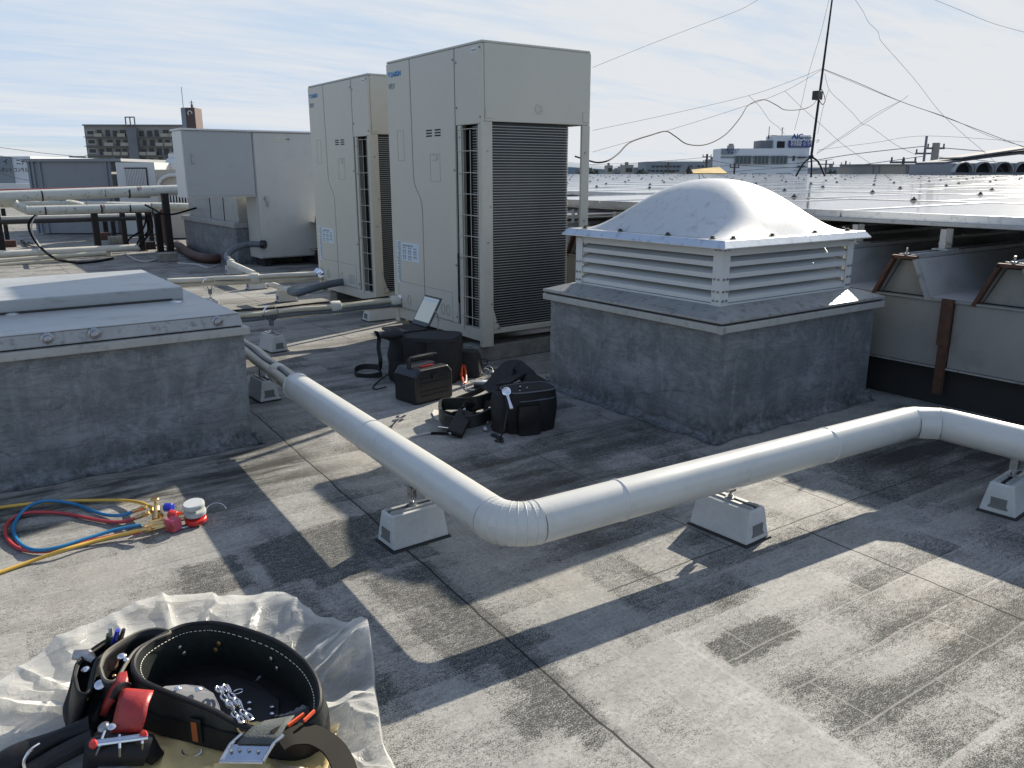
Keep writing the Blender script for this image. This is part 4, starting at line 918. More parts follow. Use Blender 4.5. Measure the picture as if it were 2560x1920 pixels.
tag(b.build('brown_pipe', M['brownpipe'] if 'brownpipe' in M else M['rust'], smooth=True), 'rust brown flexible pipe lying against the rear concrete curb', 'pipe')
def cable(label, pts, r=.006, m='cable_k', name='cable', grp=None, n=8):
    b = MB(); b.tube(smooth_pts(pts, n), r, 6); return tag(b.build(name, M[m], smooth=True), label, 'cable', grp)
def C2(lst, y=None, zs=None): return [GY(*r2(a, b_), y) if zs is None else GZ(*r2(a, b_), zs) for a, b_ in lst]
cable('long black cable looping down from the lower white pipe to the floor', C2([(395, 665), (330, 720), (305, 780), (330, 870), (400, 980)], 12.1)+C2([(480, 1060), (540, 1105)], zs=.13)+C2([(640, 1150)], zs=.06)+C2([(850, 1180), (1050, 1160), (1200, 1130)], zs=.015), .016)
cable('thin grey cable looping beside the long black one', C2([(400, 665), (350, 730), (335, 820), (380, 930), (470, 1060), (560, 1130)], 12.0), .008, 'cable_w')
for k_, (a, c) in enumerate((((1560, 660), (1380, 920)), ((1580, 670), (1480, 940)), ((1600, 660), (1540, 930)), ((1545, 640), (1500, 1000)))):
    cable('black cable drooping between the posts, number of several in the bunch hanging from the pipe end' if 0 else 'black cable drooping from the end of the lower white pipe to the post feet', C2([a, ((a[0]+c[0])/2+50, (a[1]+c[1])/2+25), c, (c[0]-20, 985)], 12.05), .012, grp='bunch of black cables at the pipe end')
cable('black cable loop across the cabinet side at pipe height', C2([(1540, 560), (1640, 610), (1720, 655), (1850, 660), (2000, 620), (2110, 590), (2212, 580)], 11.9), .013)
cable('pale cable snaking on the roof in front of the rear curb', C2([(1330, 1080), (1450, 1150), (1580, 1165), (1690, 1130)], zs=.01), .012, 'cable_w')
cable('pale cable running from the concrete block towards the white cabinet', C2([(1890, 1185), (1990, 1190), (2100, 1200), (2200, 1230), (2300, 1215)], zs=.01), .012, 'cable_w')
cable('wiry cable tangle at the foot of the left post', C2([(370, 1010), (290, 985), (240, 940), (225, 950), (290, 1000), (300, 960), (350, 980)], zs=.02), .008)
cable('black cable coils around the feet of the posts', C2([(1360, 985), (1440, 1010), (1500, 985), (1620, 975), (1700, 1010), (1760, 985), (1850, 1010), (1870, 980), (1850, 960)], zs=.03), .014)
# ---- grey enclosure, louvred unit, beige cowls (distance about 14 to 20 m)
def far_box(name, label, cat, px0, py0, px1, py1, dist, turn=0, depth=2, m='greypanel', base=None, parts=None, group=None):
    """box whose front top edge starts at one sight line and spans to another; stands on its base"""
    p = GD(px0, py0, dist); q = GD(px1, py0, dist)
    v = Vector((q.x-p.x, q.y-p.y, 0)); L = v.length; rz = math.atan2(v.y, v.x)
    rz2 = rz+R(turn); L2 = L/math.cos(R(turn)) if turn else L
    zb = GD(px0, py1, dist).z if base is None else base
    t = thing(name, label, cat, (p.x, p.y, zb), rz2, group)
    H = p.z-zb; b = MB(); b.box((0, 0, 0), (L2, depth, H)); b.build('wall', M[m], t)
    return t, L2, H
K6 = 300/1991
def r8(a, b_): return (180+K6*a, 220+K6*b_)
t, L, H = far_box('grey_enclosure', 'long grey panelled rooftop enclosure left of the louvred unit', 'enclosure', 70, 404, 275, 470, 14.5, 0, 2.2, 'greypanel', base=.02)
b = MB(); b.box((-.06, -.05, H), (L+.22, 2.3, H+.05)); b.build('roof', M['greypanel'], t)
for x in (-.01, .06, .18, L*.93): 
    b = MB(); b.box((x, -.03, 0), (x+.04, -.001, H-.001)); b.build('corner_trim', M['bluegrey'], t)
b = MB(); b.box((.2, -.012, H*.50), (L*.93, -.001, H*.52)); b.build('panel_joint', M['gap'], t)
t, L, H = far_box('louvred_unit', 'pale grey louvred air handling unit between the grey enclosure and the beige cowls', 'air handling unit', 288, 406, 385, 470, 14.2, 0, 1.5, 'whitep', base=.02)
b = MB(); b.box((L*.22, -.02, H*.52), (L*.80, -.001, H*.93)); b.build('louvre_frame', M['gap'], t)
for k in range(14):
    b = MB(); x = L*.23+k*L*.56/14; b.box((x, -.04, H*.54), (x+L*.024, -.021, H*.91)); b.build('louvre_slat', M['whitep'], t)
for k in range(12):
    b = MB(); x = L*.05+k*L*.075; b.tube([(x, -.05, H*.25), (x+.02, -.12, H*.32), (x, -.05, H*.40)], .018, 6); b.build('hook', M['blacksteel'], t)
for (x0, x1, y0, lab) in ((392, 470, 424, 'beige rounded cowl with a dark toothed grille beside the white cabinet'),):
    t, L, H = far_box('intake_cowl', lab, 'cowl', x0-6, y0, x1, 470, 13.4, 0, 1.2, 'beige', base=.02)
    b = MB(); b.box((L*.12, -.02, H*.42), (L*.97, -.001, H*.72)); b.build('grille_recess', M['dark'], t)
    for k in range(9):
        b = MB(); x = L*.16+k*L*.088; b.prism([(x, -.03, H*.72), (x+.035, -.03, H*.72), (x+.028, -.03, H*.52), (x+.01, -.03, H*.52)], (0, 1, 0), .008); b.build('grille_tooth', M['whitep'], t)
    b = MB(); P_ = [(L*.10+.25*(1-math.cos(a)), -.03, H*.76+.18*math.sin(a)) for a in [k*math.pi/2/8 for k in range(9)]]+[(L*.97, -.03, H*.76+.18)]
    b.tube(P_, .03, 8); b.build('rolled_edge', M['whitep'], t)
t, L, H = far_box('intake_cowl', 'pale rounded duct end above the beige cowl', 'cowl', 420, 384, 456, 398, 15.0, 0, 1.0, 'whitep', base=.9)
b = MB(); b.tube([(0, -.02, H*.5), (L, -.02, H*.5)], H*.35, 12); b.build('duct_tube', M['whitep'], t, smooth=True)
t, L, H = far_box('roof_parapet', 'low white parapet at the far left end of the roof', 'parapet', -60, 459, 75, 470, 30, 0, .3, 'whitep', base=0)
# ================================================================ town beyond
GB = -12.0
t, L, H = far_box('sign_building', 'building with white and grey sign boards lettered in black at the far left', 'building', -70, 391, 75, 470, 62, 0, 14, 'paintwhite', base=GB)
b = MB(); b.box((0, -.12, H-2.1), (L*.68, -.01, H-.02)); o = b.build('grey_board', M['bluegrey'], t)
for (s, px, py, h_, w_) in (('イ', 8, 411, .42, None), ('ルタント', -6, 430, .34, 1.15), ('ニチイ', 42, 412, .42, 1.0), ('コンサルタ', 36, 430, .34, 1.35)):
    pp = GD(px, py, 61.7); X_ = _r; lettering(s, M['black_ink'], t, pp, X_, (0, 0, 1), h_, .02, bold=.02, width=w_)
t, L, H = far_box('apartment_block', 'grey apartment block with four visible floors of balconies and a roof frame', 'building', 209, 314, 450, 400, 250, 4, 12, 'tancon', base=GB)
b = MB(); b.box((-.3, -.5, H), (L+.3, 12.3, H+.35)); b.build('roof_slab', M['greycon'], t)
FH = 2.75
rr = random.Random(9)
for f in range(9):
    z = H-.6-FH*(f+1)
    b = MB(); b.box((-.05, -1.3, z-.15), (L*.97, -.02, z+.02)); b.build('balcony_slab', M['greycon'], t)
    b = MB(); b.box((.4, -.15, z+.3), (3.2, -.01, z+2.2)); b.build('bay_panel', M['paintold'] if 'paintold' in M else M['tancon'], t)
    b = MB(); b.box((.9, -.22, z+.8), (2.8, -.151, z+1.8)); b.build('window', M['darkwin'], t)
    x = 3.8
    while x < L-2:
        if L*.43 < x < L*.55: x += 1.2; continue
        b = MB(); b.box((x, -.12, z+.1), (x+rr.uniform(1.1, 1.7), -.01, z+rr.choice((1.9, 2.1)))); b.build('window', M['darkwin'], t)
        if rr.random() < .62:
            b = MB(); b.box((x-.5, -1.36, z+.03), (x+rr.uniform(1.6, 2.6), -1.28, z+1.0)); b.build('balcony_panel', M['tanlight'] if 'tanlight' in M else M['tancon'], t)
        x += rr.uniform(2.1, 2.8)
    b = MB(); b.box((L*.45, -1.9, z), (L*.54, -.02, z+FH)); b.build('stair_tower', M['greycon'], t) if f < 9 else None
    for y in (2.5,): 
        b = MB(); b.box((-.06, y, z+.7), (-.005, y+1.6, z+1.9)); b.build('window', M['darkwin'], t)
b = MB()
for x in (L*.44, L*.485, L*.53): b.box((x, -1.5, H), (x+.3, -1.2, H+2.3))
b.box((L*.44, -1.5, H+2.3), (L*.53+.3, -1.2, H+2.6)); b.build('roof_frame', M['gap'], t)
t, L, H = far_box('brown_tower', 'narrow brown clad tower with a round white emblem behind the white cabinet', 'tower', 453, 269, 486, 330, 170, 0, 4, 'brownclad', base=GB)
b = MB(); b.box((-.1, -.15, 0), (L*.3, -.01, H-.1)); b.build('grey_strip', M['bluegrey'], t)
b = MB(); pp = [(L*.62+.42*math.cos(a), -.06, H-1.1+.42*math.sin(a)) for a in [R(-20)+k*R(260)/14 for k in range(15)]]; b.tube(pp, .12, 6); b.build('emblem', M['whitep'], t)
b = MB(); b.tube([(L*.02, 1, H), (L*.02, 1, H+4.2)], .06, 5); b.build('antenna', M['guy'], t)
b = MB(); b.tube([(L*.68, 1, H), (L*.68, 1, H+1.5)], .1, 5); b.box((L*.62, .8, H+.0), (L*.78, 1.2, H+.7)); b.box((L*.5, .95, H+1.0), (L*.86, 1.05, H+1.08)); b.build('beacon', M['guy'], t)
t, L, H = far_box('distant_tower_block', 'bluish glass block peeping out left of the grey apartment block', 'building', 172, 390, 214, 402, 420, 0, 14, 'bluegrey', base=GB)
for f in range(3):
    for k in range(4):
        b = MB(); x = .5+k*L/4; z = H-1.2-f*1.9; b.box((x, -.2, z-1), (x+L/5.2, -.01, z)); b.build('window', M['darkwin'], t)
# white office building
KS5 = 1160/2212
def r5(a, b_): return (1400+KS5*a, KS5*b_)
p0 = r5(768, 708)
t, L, H = far_box('office_building', 'white three storey office building with green tinted windows and blue sign boards', 'building', r5(768, 0)[0], p0[1], r5(1190, 0)[0], 440, 74, 0, 3, 'paintwhite', base=GB)
mpp = L/(1190-768)          # metres per r5 unit
def wx(a): return (a-768)*mpp
def wz(b_): return H-(b_-708)*mpp
b = MB(); b.box((wx(768), -.06, wz(752)), (wx(1190), -.01, wz(745))); b.build('cornice', M['bluegrey'], t)
for (a, c) in ((838, 912), (926, 996), (1010, 1084)):
    b = MB(); b.box((wx(a), -.08, wz(778)), (wx(c), -.01, wz(742))); o = b.build('window', M['winglass'], t)
    b = MB()
    for k in range(5): x = wx(a)+(wx(c)-wx(a))*k/4; b.box((x-.05, -.14, wz(779)), (x+.05, -.08, wz(741)))
    b.box((wx(a), -.14, wz(779.5)), (wx(c), -.08, wz(777.5))); b.build('window_frame', M['greycon'], o)
for (a, c) in ((868, 900), (925, 990), (1040, 1110)):
    b = MB(); b.box((wx(a), -.08, wz(838)), (wx(c), -.01, wz(824))); b.build('window', M['winglass'], t)
b = MB(); b.box((wx(1112), -.08, wz(765)), (wx(1122), -.01, wz(742))); b.build('window', M['darkwin'], t)
for zz in (747, 788): 
    b = MB(); b.box((wx(1138), -.5, wz(zz+6)), (wx(1168), -.01, wz(zz))); b.build('awning', M['darkwin'], t)
b = MB(); b.box((wx(768), -.2, wz(735)), (wx(826), -.07, wz(708))); o = b.build('sign_board', M['bluegrey'], t)
b = MB(); b.box((wx(965), .8, H), (wx(1095), 2.9, wz(670))); b.build('rooftop_block', M['greycon'], t)
b = MB(); b.box((wx(1025), .2, H), (wx(1195), 2.95, wz(648))); b.build('penthouse', M['paintwhite'], t)
b = MB(); b.box((wx(1036), .12, wz(705)), (wx(1072), .19, wz(675))); b.build('louvre_opening', M['dark'], t)
b = MB(); b.box((wx(1090), -.05, wz(702)), (wx(1196), .19, wz(672))); o = b.build('blue_sign', M['bluesign'], t)
Mx = ROOTM[t.name]; Xd = (Mx.to_3x3() @ Vector((1, 0, 0)))
def wl(body, a, b_, h_, m, w_=None, y=-.06): lettering(body, M[m], t, Mx @ Vector((wx(a), y, wz(b_))), Xd, (0, 0, 1), h_, .02, bold=.03, width=w_)
wl('株式会社', 1097, 684, .30, 'whitep', 1.0); wl('サンパック', 1134, 684, .34, 'whitep', 1.9)
wl('株式会社', 1097, 698, .30, 'whitep', 1.0); wl('テック', 1134, 698, .34, 'whitep', 1.1)
wl('AIC', 1103, 664, .45, 'bluesign', 1.05, .19); wl('service', 1137, 664, .2, 'greycon', 1.2, .19)
wl('サンパック', 790, 720, .22, 'bluesign', 1.2, -.21); wl('テック', 796, 732, .22, 'bluesign', .9, -.21)
b = MB(); b.box((wx(836), 2, H), (wx(858), 3, wz(690))); b.box((wx(840), 2.2, wz(690)), (wx(856), 2.8, wz(682))); b.build('water_tank', M['tancon'], t)
b = MB()
for x in (1020, 1042, 1058): b.box((wx(x), 2, wz(660)), (wx(x)+.08, 2.1, wz(643)))
b.box((wx(1020), 2, wz(645)), (wx(1060), 2.1, wz(643))); b.build('roof_railing', M['gap'], t)
b = MB(); b.tube([(wx(1103), 3, wz(648)), (wx(1103), 3, wz(605))], .04, 5)
for z in (606, 612): b.box((wx(1096), 2.97, wz(z+1)), (wx(1112), 3.03, wz(z)))
b.tube([(wx(1038), 3, wz(648)), (wx(1038), 3, wz(600))], .035, 5); b.build('television_antenna', M['guy'], t)
# long far block and small skyline
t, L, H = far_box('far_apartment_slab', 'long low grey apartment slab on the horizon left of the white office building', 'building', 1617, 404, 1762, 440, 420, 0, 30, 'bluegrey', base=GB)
for f in range(4):
    for k in range(14):
        if (k*7+f*3) % 11 == 0: continue
        b = MB(); x = .6+k*L/14; z = H-2.0-f*2.2; b.box((x, -.3, z-.9), (x+L/20, -.01, z)); b.build('window', M['darkwin'], t)
skl = [(1436, 428, 1460, 'low dark house roof at the horizon beside the near outdoor unit'), (1462, 424, 1478, 'small grey block on the horizon, left of the slim one'), (1519, 413, 1532, 'slim dark tower block on the horizon'), (1535, 426, 1556, 'low grey block just right of the slim dark tower block'), (1552, 416, 1562, 'narrow pale block with a stepped top'), (1562, 412, 1584, 'pale square block on the horizon'), (1584, 425, 1612, 'wide low block left of the long apartment slab'),
       (1778, 398, 1800, 'dark flat building tucked behind the left end of the white office'), (2035, 428, 2062, 'low bluish block right of the antenna legs'), (2062, 430, 2080, 'small low house right of the antenna legs'), (2083, 418, 2092, 'slim block right of the antenna legs'), (2110, 417, 2120, 'slim pale block near the long grey duct boxes'), (2096, 427, 2150, 'wide low blue building in front of the hills'), (1480, 430, 1520, 'row of low roofs between two far blocks'), (1612, 433, 1640, 'low dark roof at the foot of the apartment slab')]
for i, (a, c, e, lab) in enumerate(skl):
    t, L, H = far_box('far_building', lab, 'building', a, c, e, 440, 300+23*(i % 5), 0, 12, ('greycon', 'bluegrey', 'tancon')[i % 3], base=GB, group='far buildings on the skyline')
    b = MB(); b.box((L*.2, 2, H), (L*.5, 5, H+1.0)); b.build('roof_hut', M['greycon'], t)
    b = MB(); b.box((L*.15, -.2, H-2.6), (L*.85, -.01, H-1.2)); b.build('window_band', M['darkwin'], t)
b = MB(); P = []
for i in range(60):
    a = YAW+R(36)-R(74)*i/59; hgt = 25+30*abs(math.sin(i*.37))*abs(math.sin(i*.11+1)); P.append([(3400*math.cos(a), 3400*math.sin(a), -12), (3420*math.cos(a), 3420*math.sin(a), hgt*.5), (3600*math.cos(a), 3600*math.sin(a), hgt), (3900*math.cos(a), 3900*math.sin(a), -12)])
b.grid(P); tag(b.build('distant_hills', mat('hill_haze_green', (.16, .20, .24), 1, var=.1, vs=.01), smooth=True), kind='structure')  # bluish tint puts distance haze into the hill colour
# tree belts: clumps of leafy faces
def leafy(label, px0, px1, py0, dist, n, seed, name='tree'):
    r = random.Random(seed); a = GD(px0, py0, dist); c = GD(px1, py0, dist); b = MB(); wid = (c-a).length
    for i in range(n):
        u = r.random(); z = a.z-abs(r.gauss(0, 1.2))-(2*u-1)**2*1.6; p = a.lerp(c, u)
        p = Vector((p.x, p.y, z))+_f*r.uniform(-3, 3); s = r.uniform(.25, .6)*wid/10+.25
        d1 = Vector((r.gauss(0, 1), r.gauss(0, 1), r.gauss(0, 1))).normalized()*s; d2 = Vector((r.gauss(0, 1), r.gauss(0, 1), r.gauss(0, 1))).normalized()*s
        b.b.faces.new([b.b.verts.new(q) for q in (p-d1, p-d2, p+d1, p+d2)])
    m0 = a.lerp(c, .5); t = thing(name, label, 'tree', (m0.x, m0.y, GB)); b.build('crown', M['leaf'], t, world=True, rec=False)
    b = MB(); b.tube([(m0.x, m0.y, GB), (m0.x, m0.y, m0.z-1)], [.35, .2], 7); b.build('trunk', M['rust'], t, world=True)
M['leaf'] = mat('far_foliage', (.05, .07, .05), .9, var=.4, vs=2)
leafy('dark tree clump on the horizon right beside the near outdoor unit', 1442, 1500, 426, 260, 260, 1); leafy('dark tree clump left of the long apartment slab', 1586, 1618, 428, 260, 200, 2)
leafy('low dark trees before the apartment slab', 1640, 1700, 431, 240, 220, 3); leafy('low trees right of the white office building', 2050, 2090, 431, 240, 180, 4)
# yellow-brown tiled roof and small gabled house
t, L, H = far_box('yellow_roof_building', 'low building with a long yellow and brown pitched roof in front of the white office', 'building', 1700, 432, 1815, 450, 58, 0, 6, 'tancon', base=GB)
b = MB(); b.prism([(0, -.4, H-.1), (L, -.4, H-.1), (L, 2, H+.35), (L*.3, 2, H+.12)], (0, 0, 1), .08); b.build('roof', mat('yellow_roof', (.42, .27, .05), .7, var=.4, vs=1.2, dirt=.4, dirtcol=(.2, .08, .04)), t)
t, L, H = far_box('gabled_house', 'small white gabled house left of the yellow roof', 'house', 1703, 436, 1722, 450, 56, 0, 4, 'whitep', base=GB)
b = MB(); b.strip([(-.1, -.1, H-.1), (L*.5, -.1, H+.65), (L+.1, -.1, H-.1)], Vector((0, 1, 0)), 2, .1); b.build('roof', M['greycon'], t)
# ---- rooftop boxes and barrel cowls at the right
t, L, H = far_box('grey_duct_box', 'long grey rooftop duct housing with panel joints at the right', 'duct housing', 2149, 414, 2385, 445, 34, 0, 2, 'tancon', base=.98)
for k in (.15, .21, .50, .52, .86, .93): 
    b = MB(); b.box((L*k, -.04, 0), (L*k+.05, -.001, H)); b.build('joint_post', M['greycon'], t)
b = MB(); b.box((-.05, -.05, H), (L+.05, 2.05, H+.06)); b.build('cap', M['greycon'], t)
t, L, H = far_box('barrel_cowl_row', 'long grey ribbed roof with a row of dark barrel openings at the right edge', 'roof structure', 2382, 408, 2620, 445, 27, 0, 3, 'greypanel', base=.95)
for k in range(5):
    x = L*(.09+k*.21); b = MB(); r_ = .27; b.prism([(x+r_*math.cos(a), -.02, H*.28+r_*1.1*math.sin(a)) for a in [k_*math.pi/10 for k_ in range(11)]], (0, 1, 0), .018); b.build('barrel_opening', M['dark'], t)
    b = MB(); pp = [(x+(r_+.03)*math.cos(a), -.12, H*.28+(r_*1.1+.03)*math.sin(a)) for a in [k_*math.pi/10 for k_ in range(11)]]; b.strip(pp, Vector((0, 1, 0)), .25, .03); b.build('barrel_hood', M['alu_old'], t)
b = MB(); b.prism([(0, .5, H+.05), (L*.45, .5, H+.25), (L*1.3, .5, H+.55), (L*1.3, .5, H+.47), (L*.45, .5, H+.17), (0, .5, H-.02)], (0, 1, 0), 2.0); b.build('sloping_panel', M['greycon'], t)
b = MB(); b.prism([(L*.12, .2, H+.20), (L*1.3, .2, H+.72), (L*1.3, .2, H+.66), (L*.12, .2, H+.15)], (0, 1, 0), 1.5); b.build('solar_frame', M['greycon'], t)
# ---- utility poles and wires
def pole(label, top, base, dist, r, arms=(), name='utility_pole', m='greycon'):
    p = GD(*top, dist); t = thing(name, label, 'utility pole', (p.x, p.y, GB), YAW-math.pi/2); H = p.z-GB
    b = MB(); b.tube([(0, 0, 0), (0, 0, H)], [r*1.3, r], 10); b.build('shaft', M[m], t, smooth=True)
    for (dz, w) in arms:
        b = MB(); b.box((-w/2, -.05, H-dz-.05), (w/2, .05, H-dz+.05)); b.build('cross_arm', M['guy'], t)
        for x in (-w/2*.9, 0, w/2*.9):
            b = MB(); b.tube([(x, 0, H-dz+.05), (x, 0, H-dz+.25)], .05, 6); b.build('insulator', M['guy'], t)
    return p
pole('slim steel pole with two arms, left of the thick short pole', (2317, 340), None, 48, .07, ((1.0, 1.1), (1.75, 1.0)))
pole('thick short concrete column rising beside the slim steel pole', (2341, 357), None, 46, .20, ((.3, 1.0),), m='tancon')
pole('dark wooden pole with a transformer arm left of the white office', (1768, 385), None, 90, .12, ((.3, 1.0), (.9, .8)), m='gap')
pole('thin dark pole in front of the apartment slab', (1671, 404), None, 100, .08, ((.3, .8),), m='gap')
pole('thin dark pole standing before the white office wall', (1837, 408), None, 60, .07, ((.3, .7),), m='gap')
pole('thin pole right of the antenna legs', (2066, 400), None, 80, .08, ((.4, 1.6), (.9, 1.2)), m='gap')
pole('second thin pole further right of the antenna legs', (2115, 402), None, 85, .08, ((.4, 1.0),), m='gap')
pole('short pole with drooping arms above the grey duct housing', (2259, 398), None, 40, .07, ((.15, 1.3),), m='gap')
def wire(label, pts, dist, r=.012, m='guy', grp='overhead wires in the distance', name='wire', n=6):
    ds = dist if hasattr(dist, '__len__') else [dist]*len(pts)
    b = MB(); b.tube(smooth_pts([GD(*r5(*p), d) for p, d in zip(pts, ds)], n), r, 5, caps=False); return tag(b.build(name, M[m], smooth=True), label, 'wire', grp)
wire('black power line rising from the antenna legs to the slim steel pole', [(1130, 780), (1400, 735), (1740, 697)], 47, .022)
wire('lower black power line running right to the slim steel pole', [(1110, 815), (1400, 790), (1730, 745)], 47, .02)
wire('power line leaving the thick column to the right', [(1800, 703), (1980, 718), (2230, 738)], 46, .022)
wire('lower power line leaving the thick column to the right', [(1800, 748), (1960, 760), (2100, 775)], 46, .016)
wire('faint wire over the slim steel pole top', [(1230, 715), (1500, 680), (1750, 648), (2230, 678)], 50, .010)
wire('power line crossing low before the white office', [(700, 760), (880, 790), (1180, 800), (1450, 792)], 60, .02)
wire('second power line crossing low before the white office', [(600, 800), (800, 790), (1100, 780), (1300, 760)], 62, .018)
wire('third power line crossing low before the white office', [(700, 830), (950, 808), (1180, 795)], 61, .018)
wire('faint wire crossing the skyline left of the white office', [(140, 785), (400, 775), (700, 750)], 90, .02)
for (a, c, lab) in (((-20, 385), (75, 402), 'thin wire above the sign building at far left'), ((-20, 366), (230, 395), 'upper thin wire crossing left of the apartment block'), ((-10, 430), (75, 452), 'lower thin wire crossing the sign boards')):
    b = MB(); b.tube([GD(*a, 40), GD((a[0]+c[0])/2, (a[1]+c[1])/2+2, 40), GD(*c, 40)], .012, 5); tag(b.build('wire', M['guy']), lab, 'wire', 'overhead wires in the distance')
# ---- radio mast on the solar roof
MD = 17.0
mt = GD(2081, -6, MD*1.0); mb = GD(2028, 392, MD); 
mast = thing('radio_mast', 'tall thin black radio mast standing on splayed legs on the solar roof', 'antenna mast', (mb.x, mb.y, GD(2028, 440, MD).z))
top = mb + (mt-mb)*1.35
b = MB(); b.tube([mb-Vector((0, 0, .02)), mb.lerp(top, .45), top], [.028, .024, .012], 10); b.build('pole', M['blacksteel'], mast, world=True, smooth=True)
b = MB(); b.tube([mb-Vector((0, 0, .04)), mb+Vector((0, 0, .03))], .05, 8); b.build('leg_hub', M['blacksteel'], mast, world=True)
for (kx, ky, ex, ey) in ((2008, 410, 1990, 440), (2029, 415, 2028, 442), (2046, 405, 2062, 440)):
    b = MB(); P_ = smooth_pts([mb, GD(kx, ky, MD-.15), GD(ex, ey, MD-.25)], 5); b.tube(P_, .020, 7); b.build('leg', M['blacksteel'], mast, world=True)
bx = GD(*r5(1227, 455), MD); b = MB(); b.box((bx.x-.09, bx.y-.07, bx.z-.09), (bx.x+.09, bx.y+.07, bx.z+.09)); b.build('junction_box', M['blackplastic'], mast, world=True, bevel=.01)
cg = 'guy wires of the radio mast'
W5 = lambda lab, pts, r=.0035, ds=MD: wire(lab, pts, ds, r, grp=cg, name='guy_wire', n=5)
W5('long guy wire sagging left from the mast to the near outdoor unit top', [(1252, 326), (1080, 395), (895, 457), (520, 545), (155, 622)])
W5('second guy wire falling left from the mast below the first', [(1252, 330), (1072, 434), (870, 510), (520, 620), (155, 725)])
W5('faint wire from the picture top down to the near outdoor unit', [(950, -5), (850, 50), (640, 130), (420, 215), (155, 322)])
W5('guy wire running right from the mast to the picture edge', [(1258, 330), (1420, 395), (1620, 482), (1820, 553), (2220, 705)], .006)
W5('second guy wire running right just below the first', [(1258, 334), (1440, 410), (1640, 490), (1860, 565), (2050, 650), (2220, 700)])
W5('kinked wire descending at the right from the picture top', [(1405, -5), (1445, 55), (1470, 105), (1515, 150), (1530, 195), (1600, 275), (1700, 390), (1800, 520), (1900, 620), (2050, 750), (2140, 850), (2170, 905), (2212, 960)])
W5('faint wire crossing the top right corner', [(1775, -5), (1900, 45), (2060, 110), (2220, 155)])
W5('faint vertical guy wire left of the mast', [(1283, -5), (1245, 150), (1185, 350), (1150, 500), (1118, 620)])
W5('guy wire from the mast base rising to the right pair', [(1222, 735), (1350, 655), (1480, 570), (1620, 485)])
W5('second guy wire from the mast base rising to the right', [(1225, 728), (1360, 640), (1500, 545), (1625, 480), (1660, 455)])
W5('wavy wire falling right from mid mast over the poles', [(1262, 350), (1285, 430), (1350, 495), (1400, 545), (1440, 590), (1475, 600), (1530, 640), (1600, 690), (1700, 740)])
W5('wire from the kink left of the mast down to the right', [(1072, 434), (1150, 510), (1240, 590), (1350, 690), (1480, 780)])
W5('short wavy wire left of the mast falling to the office roof', [(900, 457), (950, 505), (1000, 575), (1040, 605), (1070, 640)])
W5('short guy wire close to the mast on its right side', [(1280, 430), (1255, 510), (1228, 640)])
pts = [(1225, 470), (1210, 495), (1160, 520), (1075, 524), (1030, 500), (970, 475), (900, 500), (860, 560), (790, 640), (700, 688), (610, 688), (550, 650), (505, 626), (430, 645), (335, 678), (280, 730), (230, 765), (180, 775), (135, 765), (70, 745)]
wire('thick black coaxial cable swooping left from the mast box to the near outdoor unit', pts, [MD-(MD-7)*min(1, i/16) for i in range(len(pts))], .0072, 'cable_k', None, 'coaxial_cable', 6)
wire('small cable loop hanging from the mast box', [(1235, 475), (1250, 498), (1264, 480), (1255, 440), (1245, 425)], MD, .008, 'cable_k', None, 'cable_loop')
# ================================================================ tools around the white pipe
from mathutils import noise as mnoise
def F7(a, b_): return (860+.2652*a, 680+.2652*b_)
def ZF7(a, b_, z=0.0): return GZ(*F7(a, b_), z)
def soft_box(b, o, ux, uy, w, d, h, bulge=.012, n=10, taper=.94, top_sag=.01, seed=0, sq=5.0, zb=0.0):
    """stuffed bag body: o = corner centre of the base, ux/uy horizontal unit vectors"""
    rows_ = []
    ctr = Vector(o); K = 40
    for k in range(n+1):
        t = k/n; z = zb+h*t; f = 1+(taper-1)*t+bulge/w*4*t*(1-t); row = []
        for i in range(K):
            a = 2*math.pi*i/K; c, s = math.cos(a), math.sin(a); q = (abs(c)**sq+abs(s)**sq)**(-1/sq)
            x, y = c*q*w/2*f, s*q*d/2*f
            nz = mnoise.noise(Vector((x*14+seed, y*14, z*14)))*.008
            row.append(ctr+ux*(x+nz)+uy*(y+nz)+Vector((0, 0, z)))
        rows_.append(row)
    V = [[b.b.verts.new(p) for p in r] for r in rows_]
    for i in range(n):
        for j in range(K): b.b.faces.new((V[i][j], V[i][(j+1) % K], V[i+1][(j+1) % K], V[i+1][j]))
    cb0 = b.b.verts.new(ctr+Vector((0, 0, zb))); ct = b.b.verts.new(ctr+Vector((0, 0, zb+h-top_sag)))
    for j in range(K): b.b.faces.new((V[0][(j+1) % K], V[0][j], cb0)); b.b.faces.new((V[n][j], V[n][(j+1) % K], ct))
    return V
# ---- big soft tool bag with the laptop on top
A_ = Vector((1.875, 3.80, 0)); ux = Vector((.66, -.75, 0)).normalized(); uy = Vector((.75, .66, 0)).normalized()
cB = A_+ux*.19+uy*.12
tb = thing('tool_bag', 'large black soft tool bag carrying the open laptop', 'tool bag', cB)
b = MB(); soft_box(b, cB, ux, uy, .37, .24, .225, seed=3, taper=1.0); b.build('bag_body', M['blackcloth'], tb, world=True, smooth=True)
b = MB(); soft_box(b, cB, ux, uy, .375, .245, .022, seed=8, bulge=.004, taper=.98, zb=.222, top_sag=-.006); b.build('lid', M['blackcloth'], tb, world=True, smooth=True)
for s in (-.10, .03):
    b = MB(); b.strip([cB+ux*s-uy*.127+Vector((0, 0, z)) for z in (.01, .08, .15, .215)], ux, .028, .004); b.build('webbing_strap', M['leather'], tb, world=True)
b = MB(); pk = cB-ux*.05-uy*.135; soft_box(b, pk, ux, uy, .17, .035, .12, seed=5); b.build('front_pocket', M['blackcloth'], tb, world=True, smooth=True)
b = MB(); b.ball(ZF7(450, 590, .26), .055, 14, (1.25, .8, .45)); b.build('stuffed_corner', M['blackcloth'], tb, world=True, smooth=True)
